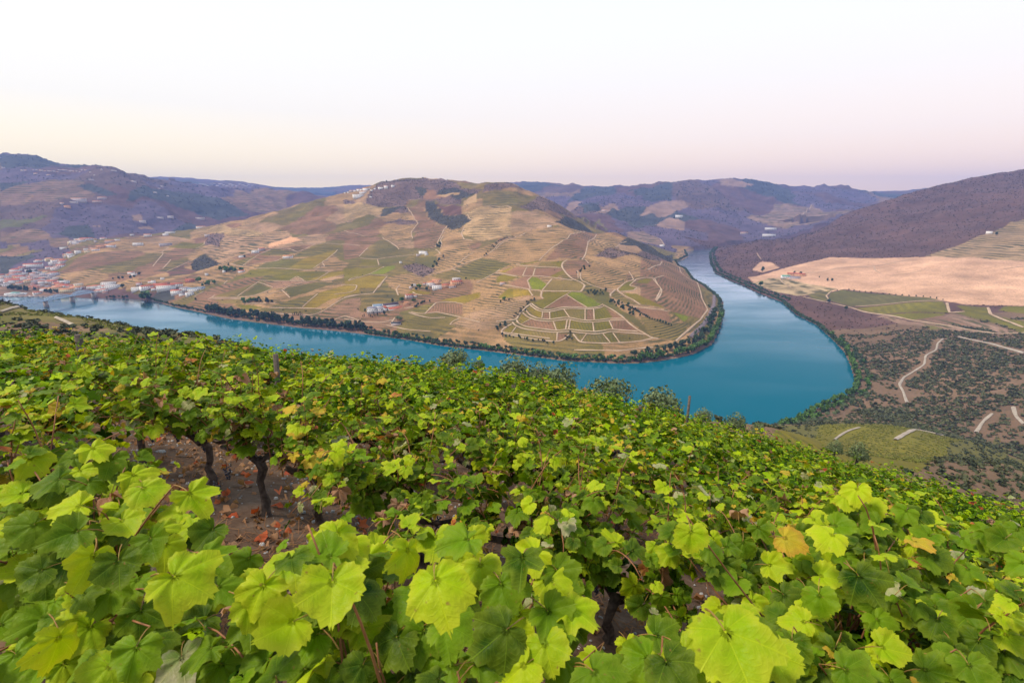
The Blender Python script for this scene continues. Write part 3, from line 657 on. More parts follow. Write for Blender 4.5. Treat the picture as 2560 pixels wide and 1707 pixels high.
for fr, g, k, pts, rows in FIELDS:
    u, v = sheet(fr, pts)
    w = sight(u, v, [g])
    w = w[w[:, 1] > 0]
    if len(w) < 3: continue
    lo, hi = w[:, :2].min(0), w[:, :2].max(0)
    ix = np.nonzero((fx >= lo[0]) & (fx <= hi[0]) & (fy >= lo[1]) & (fy <= hi[1]) & (fg == g))[0]
    if not len(ix): continue
    ix = ix[in_poly(fx[ix], fy[ix], w[:, :2])]
    kind[ix] = k; rowv[ix] = 0; rowa[ix] = 0
    if rows is None: rowa[ix] = 0
    elif isinstance(rows, tuple): rowv[ix, 2] = 1 / rows[1]; rowa[ix] = 1.0 if k not in (PINK, GREEN, YELLOW, DARKG) else (.12 if k == PINK else .45)
    else:
        a = math.radians(rows); rowv[ix, 0] = math.cos(a) / 4.5; rowv[ix, 1] = math.sin(a) / 4.5; rowa[ix] = .5
_d = _dist.ravel()
_m = (fg != 4) & (_d < 5) & ~_ins.ravel(); kind[_m] = SCRUB; rowa[_m] = 0
ctab = np.array([COL[i] for i in range(16)])
fc = ctab[kind] * np.where(np.isin(kind, (PINK, WOOD, SCRUB, MOUNT)), 1.0, .88)[:, None]
# bare ground under the scrub of the lower right slope is browner; the crest of the terraced hill is drier and paler
_q = np.isin(fg, (3, 4)) & (fy < 800) & np.isin(kind, (SCRUB, HEATH)); fc[_q] = (.16, .10, .06)
_q = (fg == 3) & np.isin(kind, (HEATH, SCRUB)) & (fy >= 800); fc[_q] = (.105, .056, .046)
fc[fg == 0] *= np.array([1.08, .97, .82])
_q = (fg == 0) & (kind == SCRUB); fc[_q] = (.155, .10, .085)
# plots differ a little from their neighbours and within themselves
fc = fc * (1 + .16 * fbm(fx / 60, fy / 60, 3))[:, None]
sel = np.isin(kind, (GREEN, YELLOW, DARKG, BRIGHT, OLIVE))
t_ = (.5 + .9 * fbm(fx / 70 + 9, fy / 120, 2)).clip(0, 1)[:, None]
fc[sel] = (fc * (1 - .35 * t_) + np.array([.10, .11, .012]) * .35 * t_)[sel]

nR, nC = XX.shape
idx = np.arange(nR * nC).reshape(nR, nC)
quads = np.stack([idx[:-1, :-1], idx[:-1, 1:], idx[1:, 1:], idx[1:, :-1]], -1).reshape(-1, 4)
qg = GG[:-1, :-1].ravel()
VV = np.stack([fx, fy, fz], 1)
for g, nm in enumerate(['hill', 'hill', 'hill', 'hill', 'hillside', 'hill']):
    q = quads[qg == g]; used = np.unique(q)
    remap = np.zeros(len(VV), np.int32); remap[used] = np.arange(len(used))
    me = mesh_np(nm, VV[used], remap[q], M['terrain'], True,
                 attrs={'field_colour': ('FLOAT_COLOR', np.concatenate([fc[used], rowa[used, None]], 1)), 'row_vector': ('FLOAT_VECTOR', rowv[used])})
    props(obj(nm, me), ['terraced hill in the river bend', 'blue mountain beyond the riverside town', 'far hills where the river disappears', 'dark hillside and pink fields on the right bank', 'lower slope of the near hillside', 'farthest pale blue ridges'][g], None, None, 'structure')

# river: one sheet of water, wide enough to pass under every shore
_wv = [(-2800, 300, 0), (1900, 300, 0), (1900, 2900, 0), (-2800, 2900, 0)]
props(obj('river', mesh_np('river', _wv, np.array([[0, 1, 2, 3]]), M['water'])), 'teal river curving round the terraced hill', None, None, 'structure')

# air: one closed box of thin blue haze round everything
def haze_box():
    m = bpy.data.materials.new('haze'); m.use_nodes = True
    n, l = m.node_tree.nodes, m.node_tree.links; n.clear()
    o = n.new('ShaderNodeOutputMaterial'); pv = n.new('ShaderNodeVolumePrincipled')
    pv.inputs['Color'].default_value = (.27, .43, 1.0, 1); pv.inputs['Density'].default_value = 1.08e-4; pv.inputs['Anisotropy'].default_value = 0.0
    l.new(pv.outputs[0], o.inputs['Volume'])
    b = MB(); lo = np.array([-11900, -300, -420.]); hi = np.array([11900, 8300, max(ZZ.max(), EYE) + 40]); lo[2] = min(ZZ.min(), 0) - 1.0
    b.box((lo + hi) / 2, hi - lo)
    props(b.build('haze', m), 'thin blue evening haze', None, None, 'stuff')
haze_box()
# ------------------------------------------------------------------ the vineyard slope round the viewpoint
def near_height(x, y):
    z = near_ground(x, y)
    bl = smooth01((np.hypot(x, y) - 60) / 40)
    k = (bl > 0) & (y > 30)
    if k.any():
        z = np.array(z, float); z[k] = z[k] * (1 - bl[k]) + rbf(x[k], y[k]) * bl[k]
    return z
def nz(x, y): return float(near_ground(np.array(float(x)), np.array(float(y))))

def soil_material():
    m = mat('schist_soil', (.13, .095, .075), .95, .15); n, l, b = nodes_of(m)
    geo = n.new('ShaderNodeNewGeometry')
    a = n.new('ShaderNodeTexNoise'); a.inputs['Scale'].default_value = 2.2; a.inputs['Detail'].default_value = 9; a.inputs['Roughness'].default_value = .72
    c = n.new('ShaderNodeTexVoronoi'); c.inputs['Scale'].default_value = 26; 
    l.new(geo.outputs['Position'], a.inputs['Vector']); l.new(geo.outputs['Position'], c.inputs['Vector'])
    r = n.new('ShaderNodeValToRGB'); set_ramp(r, [(.28, (.050, .028, .018)), (.48, (.092, .058, .040)), (.62, (.125, .088, .066)), (.75, (.17, .13, .105))])
    l.new(a.outputs['Fac'], r.inputs[0])
    mx = n.new('ShaderNodeMixRGB'); mx.blend_type = 'MULTIPLY'; mx.inputs[0].default_value = .5
    rr = n.new('ShaderNodeMapRange'); rr.inputs[1].default_value = 0; rr.inputs[2].default_value = .5; rr.inputs[3].default_value = .6; rr.inputs[4].default_value = 1.1
    l.new(c.outputs['Distance'], rr.inputs[0])
    l.new(r.outputs[0], mx.inputs[1]); l.new(rr.outputs[0], mx.inputs[2]); l.new(mx.outputs[0], b.inputs['Base Color'])
    bp = n.new('ShaderNodeBump'); bp.inputs['Strength'].default_value = .9; bp.inputs['Distance'].default_value = .03
    l.new(a.outputs['Fac'], bp.inputs['Height']); l.new(bp.outputs[0], b.inputs['Normal'])
    return m
M['soil'] = soil_material()
_gx = np.concatenate([np.linspace(-76, -8, 70)[:-1], np.linspace(-8, 6, 180)[:-1], np.linspace(6, 80, 75)])
_gy = np.concatenate([np.linspace(-14, 0, 12)[:-1], np.linspace(0, 9, 130)[:-1], np.linspace(9, 53.5, 80)])
_GX, _GY = np.meshgrid(_gx, _gy)
_GZ = near_height(_GX, _GY) + .03 * fbm(_GX * 2.5, _GY * 2.5, 4) * (np.hypot(_GX, _GY) < 14)
_gi = np.arange(_GX.size).reshape(_GX.shape)
_gq = np.stack([_gi[:-1, :-1], _gi[:-1, 1:], _gi[1:, 1:], _gi[1:, :-1]], -1).reshape(-1, 4)
props(obj('ground', mesh_np('ground', np.stack([_GX.ravel(), _GY.ravel(), _GZ.ravel()], 1), _gq, M['soil'], True)), 'stony brown soil under the vine rows', None, None, 'structure')

# --- leaf shapes
_ctl = [(0, 1.0), (14, .93), (29, .78), (42, .85), (54, .89), (67, .80), (82, .67), (96, .68), (112, .65), (128, .56), (142, .48), (154, .34), (164, .15), (172, .06), (180, .05)]
_ca, _cr_ = np.array(_ctl, float).T
def leaf_shape(seed, nsp, rings, teeth=True, curl=1.0, veins=True):
    """a grape leaf: five lobes, toothed rim, raised palmate veins; petiole at the origin, tip at +Y, blade in XY"""
    r_ = np.random.default_rng(seed)
    deg = np.linspace(-180, 180, nsp + 1)[:-1] + 180 / nsp
    va = np.array([0, 53, -53, 108, -108.])
    if veins:
        keep = np.abs(deg[:, None] - va[None]).min(1) > 3.2
        deg = np.sort(np.concatenate([deg[keep], va, va - 1.5, va + 1.5]))
    lob = 1 + .10 * r_.standard_normal(3)
    ab = np.abs(deg)
    R = np.interp(ab, _ca, _cr_) * (1 + (lob[0] - 1) * np.exp(-(ab / 25) ** 2) + np.where(deg > 0, lob[1] - 1, lob[2] - 1) * np.exp(-((ab - 54) / 25) ** 2))
    sinus = r_.uniform(-.08, .24)
    R *= 1 - sinus * np.exp(-((ab - 30) / 9) ** 2) - sinus * np.exp(-((ab - 82) / 9) ** 2)
    if teeth: R *= 1 + np.where(np.arange(len(deg)) % 2 == 0, .055, -.04) + .02 * r_.standard_normal(len(deg))
    a = np.radians(deg); fr = np.linspace(0, 1, rings + 1)[1:] if not veins else np.concatenate([[.05], np.linspace(0, 1, rings + 1)[1:]])
    if veins: rings += 1
    isv = (np.abs(deg[:, None] - va[None]).min(1) < .1) if veins else np.zeros(len(deg), bool)
    V = [[0, 0, 0]]; vein = [1.0]; rib = [0.0]; rim = [0.0]
    fold = r_.uniform(.0, .40) * curl; droop = r_.uniform(-.12, .42) * curl; ph = r_.uniform(0, 6, 4); wv = r_.uniform(.03, .12) * curl; tw = r_.uniform(-.25, .25) * curl
    dv = np.abs(deg[:, None] - va[None]).min(1) / 27.0
    for f in fr:
        x = R * f * np.sin(a); y = R * f * np.cos(a); rr = np.hypot(x, y)
        z = fold * np.abs(x) * .8 - droop * rr ** 2 + wv * f * f * np.sin(5 * a + ph[0]) + .5 * wv * f * np.sin(9 * a + ph[1]) + tw * x * y
        z += .045 * f * (1 - .4 * f) * (.5 - .5 * np.cos(np.clip(dv, 0, 1) * np.pi)) * (1 if veins else 0)
        V += np.stack([x, y, z], 1).tolist(); vein += (isv * (1.0 - .45 * f)).tolist(); rib += (rr * 8.0 - dv * 2.2).tolist(); rim += [f] * len(a)
    n = len(a); F3 = [(0, 1 + (j + 1) % n, 1 + j) for j in range(n)]; F4 = []
    # the slit at the petiole stays open between the last and the first spoke
    F3 = [f for k, f in enumerate(F3) if k != n - 1]
    for i in range(rings - 1):
        for j in range(n - 1):
            F4.append((1 + i * n + j, 1 + i * n + j + 1, 1 + (i + 1) * n + j + 1, 1 + (i + 1) * n + j))
    F3 = [(p, c, b) for p, b, c in F3]
    return np.array(V), np.array(F3), np.array(F4).reshape(-1, 4), np.array(vein), np.array(rib), np.array(rim)

def leaf_material(name, c_dark, c_light, c_rim, rim_amt=.25, trans=.22, per_vertex=False, patch=None, gloss=.10):
    m = mat(name, c_light, .46, gloss); n, l, b = nodes_of(m)
    rgb = None
    if per_vertex:
        at = n.new('ShaderNodeAttribute'); at.attribute_name = 'leaf_colour'; base = at.outputs['Color']
    else:
        oi = n.new('ShaderNodeObjectInfo')
        mx = n.new('ShaderNodeMixRGB'); mx.inputs[1].default_value = (*c_dark, 1); mx.inputs[2].default_value = (*c_light, 1)
        l.new(oi.outputs['Random'], mx.inputs[0])
        tcn = n.new('ShaderNodeTexCoord')
        no = n.new('ShaderNodeTexNoise'); no.noise_dimensions = '4D'; no.inputs['Scale'].default_value = 1.5; no.inputs['Detail'].default_value = 5
        l.new(tcn.outputs['Object'], no.inputs['Vector'])
        w = n.new('ShaderNodeMath'); w.operation = 'MULTIPLY'; w.inputs[1].default_value = 40; l.new(oi.outputs['Random'], w.inputs[0]); l.new(w.outputs[0], no.inputs['W'])
        nr = n.new('ShaderNodeMapRange'); nr.inputs[1].default_value = .35; nr.inputs[2].default_value = .68
        l.new(no.outputs['Fac'], nr.inputs[0])
        m2 = n.new('ShaderNodeMixRGB'); m2.inputs[2].default_value = (*(patch or c_rim), 1)
        pm = n.new('ShaderNodeMath'); pm.operation = 'MULTIPLY'; pm.inputs[1].default_value = .30 if patch is None else .85; l.new(nr.outputs[0], pm.inputs[0])
        l.new(pm.outputs[0], m2.inputs[0]); l.new(mx.outputs[0], m2.inputs[1])
        ar = n.new('ShaderNodeAttribute'); ar.attribute_name = 'rim'
        rp = n.new('ShaderNodeMapRange'); rp.inputs[1].default_value = .55; rp.inputs[2].default_value = 1; rp.inputs[4].default_value = rim_amt; rp.interpolation_type = 'SMOOTHSTEP'
        l.new(ar.outputs['Fac'], rp.inputs[0])
        m3 = n.new('ShaderNodeMixRGB'); m3.inputs[2].default_value = (*c_rim, 1)
        l.new(rp.outputs[0], m3.inputs[0]); l.new(m2.outputs[0], m3.inputs[1])
        # side veins, then the five main veins
        rb = n.new('ShaderNodeAttribute'); rb.attribute_name = 'rib'
        pp = n.new('ShaderNodeMath'); pp.operation = 'PINGPONG'; pp.inputs[1].default_value = .5; l.new(rb.outputs['Fac'], pp.inputs[0])
        pr = n.new('ShaderNodeMapRange'); pr.inputs[1].default_value = .10; pr.inputs[2].default_value = .02; pr.inputs[4].default_value = .30; l.new(pp.outputs[0], pr.inputs[0])
        fd = n.new('ShaderNodeMapRange'); fd.inputs[1].default_value = .22; fd.inputs[2].default_value = .5; l.new(ar.outputs['Fac'], fd.inputs[0])
        pr2 = n.new('ShaderNodeMath'); pr2.operation = 'MULTIPLY'; l.new(pr.outputs[0], pr2.inputs[0]); l.new(fd.outputs[0], pr2.inputs[1])
        av = n.new('ShaderNodeAttribute'); av.attribute_name = 'vein'
        vm = n.new('ShaderNodeMath'); vm.operation = 'MAXIMUM'; l.new(av.outputs['Fac'], vm.inputs[0]); l.new(pr2.outputs[0], vm.inputs[1])
        vs_ = n.new('ShaderNodeMath'); vs_.operation = 'MULTIPLY'; vs_.inputs[1].default_value = .62; l.new(vm.outputs[0], vs_.inputs[0])
        m4 = n.new('ShaderNodeMixRGB'); m4.inputs[2].default_value = (min(1, c_light[0] * 1.7 + .05), min(1, c_light[1] * 1.45 + .05), c_light[2] * 1.5 + .02, 1)
        l.new(vs_.outputs[0], m4.inputs[0]); l.new(m3.outputs[0], m4.inputs[1])
        sp = n.new('ShaderNodeTexNoise'); sp.noise_dimensions = '4D'; sp.inputs['Scale'].default_value = 7.0; sp.inputs['Detail'].default_value = 3
        l.new(tcn.outputs['Object'], sp.inputs['Vector']); l.new(w.outputs[0], sp.inputs['W'])
        spr = n.new('ShaderNodeMapRange'); spr.inputs[1].default_value = .66; spr.inputs[2].default_value = .74; spr.inputs[4].default_value = .75; l.new(sp.outputs['Fac'], spr.inputs[0])
        m5 = n.new('ShaderNodeMixRGB'); m5.inputs[2].default_value = (.20, .11, .03, 1); l.new(spr.outputs[0], m5.inputs[0]); l.new(m4.outputs[0], m5.inputs[1])
        base = m5.outputs[0]
        bp = n.new('ShaderNodeBump'); bp.inputs['Strength'].default_value = .35; bp.inputs['Distance'].default_value = .06
        inv = n.new('ShaderNodeMath'); inv.operation = 'ADD'; l.new(vm.outputs[0], inv.inputs[0])
        n2 = n.new('ShaderNodeMath'); n2.operation = 'MULTIPLY'; n2.inputs[1].default_value = 1.2; l.new(no.outputs['Fac'], n2.inputs[0]); l.new(n2.outputs[0], inv.inputs[1])
        l.new(inv.outputs[0], bp.inputs['Height']); l.new(bp.outputs[0], b.inputs['Normal'])
    l.new(base, b.inputs['Base Color'])
    tr = n.new('ShaderNodeBsdfTranslucent'); 
    tcol = n.new('ShaderNodeMixRGB'); tcol.blend_type = 'MULTIPLY'; tcol.inputs[0].default_value = 1; tcol.inputs[2].default_value = (1.75, 1.65, .6, 1)
    l.new(base, tcol.inputs[1]); l.new(tcol.outputs[0], tr.inputs['Color'])
    ms = n.new('ShaderNodeMixShader'); ms.inputs[0].default_value = trans
    out = n['Material Output']
    l.new(b.outputs[0], ms.inputs[1]); l.new(tr.outputs[0], ms.inputs[2]); l.new(ms.outputs[0], out.inputs['Surface'])
    return m
LEAFC = {'green': ((.010, .040, .001), (.115, .225, .0015)), 'lime': ((.18, .31, .002), (.31, .43, .004)), 'yellow': ((.42, .30, .02), (.50, .38, .03)), 'brown': ((.22, .10, .045), (.36, .22, .13)), 'red': ((.30, .05, .02), (.42, .12, .05)), 'pale': ((.17, .26, .05), (.30, .36, .11))}
LM = {
 'green': leaf_material('vine_leaf_green', *LEAFC['green'], (.22, .28, .02), .3),
 'lime': leaf_material('vine_leaf_lime', *LEAFC['lime'], (.45, .42, .03), .35),
 'yellow': leaf_material('vine_leaf_yellow', *LEAFC['yellow'], (.45, .20, .04), .5, patch=(.28, .26, .02)),
 'brown': leaf_material('vine_leaf_dry', *LEAFC['brown'], (.30, .17, .10), .5, .15, gloss=.1),
 'red': leaf_material('vine_leaf_red', *LEAFC['red'], (.5, .25, .08), .5, patch=(.35, .28, .03)),
 'pale': leaf_material('vine_leaf_underside', *LEAFC['pale'], (.40, .34, .26), .4, .3, patch=(.40, .34, .22), gloss=.2)}
M['foliage'] = leaf_material('vine_foliage', (0, 0, 0), (.1, .2, .02), (0, 0, 0), per_vertex=True, trans=.2, gloss=.07)
M['bark'] = mottled('vine_bark', (.035, .028, .025), (.11, .085, .075), 22, .95, .1, .9)
M['cane'] = mottled('vine_cane', (.20, .075, .03), (.30, .14, .06), 14, .6, .3, .2)
M['petiole'] = mottled('leaf_stalk', (.24, .20, .03), (.30, .11, .045), 9, .5, .3)
M['grape'] = mottled('dark_grape', (.012, .012, .028), (.03, .035, .07), 30, .45, .5)

NEARV, LEAFMESH = 14, {}
for k in LM:
    for s in range(NEARV):
        v, f3, f4, vein, rib, rim = leaf_shape(100 + s + (50 if k in ('brown',) else 0), 44, 4, True, (2.6 if k == 'brown' else 1.15))
        # the stalk comes with the leaf
        st = MB().tube([(0, 0, 0), (0, -.28, -.10), (0, -.55, -.34), (0, -.75, -.62)], [.022, .02, .02, .024], 4)
        sv = np.vstack(st.v); n0 = len(v)
        me = mesh_np('leaf', np.vstack([v, sv]), [np.vstack([f3, np.array(st.f3) + n0]), np.vstack([f4, np.array(st.f4) + n0])], [LM[k], M['petiole']], True,
                     [0] * len(f3) + [1] * len(st.f3) + [0] * len(f4) + [1] * len(st.f4),
                     {'vein': ('FLOAT', np.concatenate([vein, np.zeros(len(sv))])), 'rib': ('FLOAT', np.concatenate([rib, np.zeros(len(sv))])), 'rim': ('FLOAT', np.concatenate([rim, np.zeros(len(sv))]))})
        LEAFMESH[k, s] = me
INNERLEAF = [leaf_shape(360 + s, 13, 1, True, 1.2, False) for s in range(6)]
MIDLEAF = [leaf_shape(300 + s, 17, 2, True, 1.2, False) for s in range(8)]

def unit(v): v = np.asarray(v, float); return v / (np.linalg.norm(v, axis=-1, keepdims=True) + 1e-9)

def grow_vine(seed, nshoot=10, head=.5, reach=1.0, low=.25, spread=1.0, leaf=.082, autumn=0.0):
    """shoots rise from a short cordon and arch over; leaves alternate along them. x = along the row, y = across"""
    r = np.random.default_rng(seed)
    canes, P, N, T, S, K = [], [], [], [], [], []
    for i in range(nshoot):
        o = np.array([r.uniform(-.42, .42), r.normal(0, .05), head + r.uniform(-.06, .08)])
        side = 1 if i % 2 else -1
        el = r.uniform(.75, 1.45); az = side * r.uniform(.5, 2.6)
        d = np.array([math.cos(az) * math.cos(el) * .7, math.sin(az) * math.cos(el), math.sin(el)])
        L = reach * r.uniform(.65, 1.15); st = .065; p = o.copy(); pts = [p.copy()]
        sag = r.uniform(.055, .12) * spread
        for k in range(int(L / st)):
            d = unit(d + np.array([r.normal(0, .07), r.normal(0, .07), -sag * (k / 8.0 + .25)]))
            p = p + d * st
            if p[2] < low: p[2] = low; d = unit(d * np.array([1, 1, .1]))
            pts.append(p.copy())
            if k < 1: continue
            for q in range(1 + (r.random() < .45)):
                sd = unit(np.cross(d, [0, 0, 1]) * (1 if (k + q) % 2 else -1) + r.normal(0, .35, 3))
                lp = p + sd * r.uniform(.04, .11) + np.array([0, 0, r.uniform(.0, .05)])
                out = unit(np.array([lp[0] * .5, lp[1], (lp[2] - .55) * .9]) + 1e-6)
                nn = unit(out * .75 + np.array([0, 0, .65]) + r.normal(0, .38, 3))
                tt = out * .5 + sd * .5 + np.array([0, 0, -.55]) + r.normal(0, .4, 3)
                tt = unit(tt - nn * (tt @ nn))
                P.append(lp); N.append(nn); T.append(tt)
                S.append(leaf * r.uniform(.62, 1.25) * (1 - .35 * (k * st / L) ** 2) * (.65 if q else 1))
                z = lp[2]
                u = r.random()
                dry = .10 if z < .55 else .02
                K.append('brown' if u < dry else 'red' if u < dry + .008 else 'yellow' if u < dry + .03 + autumn else 'pale' if u < dry + .065 + autumn else 'lime' if u < dry + .065 + autumn + .32 * min(1, max(0, z - .3)) + (.12 if k * st > L * .75 else 0) else 'green')
        canes.append(np.array(pts))
    P, N, T, S = map(np.array, (P, N, T, S))
    P[:, 2] = np.maximum(P[:, 2], low * .8)
    return canes, P, N, T, S, K

def leaf_rot(N, T):
    X = np.cross(T, N); return np.stack([X, T, N], -1)          # columns: x, tip, normal

def foliage_mesh(name, P, N, T, S, K, seed=0, shapes=MIDLEAF, mat_=None):
    r = np.random.default_rng(seed); R = leaf_rot(N, T); vs_, f3s, f4s, cs = [], [], [], []; n0 = 0
    for i in range(len(P)):
        v, f3, f4 = shapes[i % len(shapes)][:3]
        vs_.append(P[i] + (v * S[i]) @ R[i].T); f3s.append(f3 + n0); f4s.append(f4 + n0); n0 += len(v)
        c0, c1 = LEAFC[K[i]]; t = r.random(); c = np.array(c0) * (1 - t) + np.array(c1) * t
        cs.append(np.broadcast_to(np.append(c, 1), (len(v), 4)))
    return mesh_np(name, np.vstack(vs_), [np.vstack(f3s), np.vstack(f4s)], mat_ or M['foliage'], True, None, {'leaf_colour': ('FLOAT_COLOR', np.vstack(cs))})

def trunk_mesh(seed, head):
    r = np.random.default_rng(seed); b = MB()
    k = 7; z = np.linspace(-.08, head, k)
    px = np.cumsum(r.normal(0, .035, k)); py = np.cumsum(r.normal(0, .025, k)); px -= px[-1]; py -= py[-1]
    b.tube(np.stack([px, py, z], 1), [.055, .044, .036, .033, .032, .037, .042], 8)
    for s in (-1, 1):
        b.tube([(0, 0, head - .05), (s * .12, r.normal(0, .02), head + .03), (s * .28, r.normal(0, .03), head + .02), (s * .42, 0, head + .06)], [.033, .027, .022, .016], 6)
    m = b.mesh('trunk', M['bark'], True)
    co = np.zeros(len(m.vertices) * 3); m.vertices.foreach_get('co', co); co = co.reshape(-1, 3)
    co += .008 * r.standard_normal(co.shape); m.vertices.foreach_set('co', co.astype(np.float32).ravel())
    return m

def cane_mesh(pts):
    n = len(pts); return MB().tube(pts, np.linspace(.0075, .003, n), 5).mesh('cane', M['cane'], True)

def bunch_mesh(seed):
    r = np.random.default_rng(seed); b = MB()
    ph = (1 + 5 ** .5) / 2
    ico = unit(np.array([(-1, ph, 0), (1, ph, 0), (-1, -ph, 0), (1, -ph, 0), (0, -1, ph), (0, 1, ph), (0, -1, -ph), (0, 1, -ph), (ph, 0, -1), (ph, 0, 1), (-ph, 0, -1), (-ph, 0, 1)], float))
    tri = [(0,11,5),(0,5,1),(0,1,7),(0,7,10),(0,10,11),(1,5,9),(5,11,4),(11,10,2),(10,7,6),(7,1,8),(3,9,4),(3,4,2),(3,2,6),(3,6,8),(3,8,9),(4,9,5),(2,4,11),(6,2,10),(8,6,7),(9,8,1)]
    for i in range(46):
        z = -r.random() ** .8 * .15; w = .042 * (1 + z / .19); a = r.uniform(0, 6.28); q = w * r.uniform(.6, 1)
        b.add(ico * r.uniform(.0075, .0095) + (q * math.cos(a), q * math.sin(a), z), f3=tri)
    b.tube([(0, 0, .05), (0, 0, -.02)], .003, 4)
    return b.mesh('grape_bunch', M['grape'], True)
BUNCH = [bunch_mesh(s) for s in range(3)]

ROW_ANG = math.atan2(-.39, .92)
RT, RN = np.array([.92, -.39]), np.array([.39, .92])
def place_vine(tt, nn_):
    x, y = RT * tt + RN * nn_; return float(x), float(y)

def near_vine(x, y, seed, label, group, n_leaf_max=260, outer=None, yaw=None, bunches=1, **kw):
    """a vine whose every leaf is a piece of its own"""
    r = np.random.default_rng(seed)
    root = empty('grapevine', (x, y, nz(x, y)), label, 'grapevine', group, (ROW_ANG if yaw is None else yaw))
    head = kw.get('head', .5)
    canes, P, N, T, S, K = grow_vine(seed, **kw)
    obj('trunk', trunk_mesh(seed, head), root)
    order = np.argsort(-(P[:, 2] + np.abs(P[:, 1]) * .6 + r.normal(0, .08, len(P))))
    lim = n_leaf_max if outer is None else outer
    front, rest = order[:lim], order[lim:]
    R = leaf_rot(N, T)
    for i in front:
        o = bpy.data.objects.new('leaf', LEAFMESH[K[i], int(r.integers(NEARV))]); link(o); o.parent = root
        m = Matrix(np.vstack([np.hstack([R[i] * S[i], P[i][:, None]]), [0, 0, 0, 1]]).tolist())
        o.matrix_local = m
    if len(rest):
        o = obj('foliage', foliage_mesh('foliage', P[rest], N[rest], T[rest], S[rest], [K[i] for i in rest], seed, INNERLEAF if outer else MIDLEAF), root); o['kind'] = 'stuff'
    if outer is None:
        for c in canes: obj('cane', cane_mesh(c), root)
    for q in range(bunches):
        obj('grape_bunch', BUNCH[q % 3], root, (r.uniform(-.3, .3), r.uniform(-.28, -.1), head - .05 - .08 * q))
    return root

VROW = 'grapevines in the rows of the foreground vineyard'
ORD = ['first', 'second', 'third', 'fourth', 'fifth', 'sixth', 'seventh', 'eighth', 'ninth', 'tenth', 'eleventh', 'twelfth', 'thirteenth', 'fourteenth', 'fifteenth', 'sixteenth', 'seventeenth', 'eighteenth', 'nineteenth', 'twentieth'] + ['twenty ' + w for w in ('first', 'second', 'third', 'fourth', 'fifth', 'sixth', 'seventh', 'eighth', 'ninth')] + ['thirtieth'] + ['thirty ' + w for w in ('first', 'second', 'third', 'fourth', 'fifth', 'sixth', 'seventh', 'eighth', 'ninth')] + ['fortieth']
# the row at the viewpoint's feet
HERO_L = near_vine(*place_vine(-2.62, 1.12), 11, 'large pale green grapevine filling the lower left corner', VROW, 300, nshoot=12, head=.42, reach=.62, leaf=.105, spread=1.0, low=.1)
near_vine(*place_vine(-3.5, 1.25), 12, 'dark green grapevine cut by the left edge, beside the pale green corner vine', VROW, 290, nshoot=20, head=.42, reach=.95, leaf=.10, low=.1)
HERO_C = near_vine(*place_vine(-.80, .98), 13, 'bright lime grapevine at the bottom centre with big leaves facing the viewer', VROW, 210, nshoot=17, head=.45, reach=.98, leaf=.108, low=.15)
HERO_Q = near_vine(1.72, 2.12, 15, 'large leafy grapevine at lower right with a tall upright yellow green shoot', VROW, 150, nshoot=16, head=.5, reach=1.05, leaf=.10, low=.1)
HERO_R = near_vine(*place_vine(.10, .72), 14, 'grapevine at the bottom edge, right of centre, with one huge yellow leaf', VROW, 220, nshoot=11, head=.42, reach=.85, leaf=.105, low=.15)
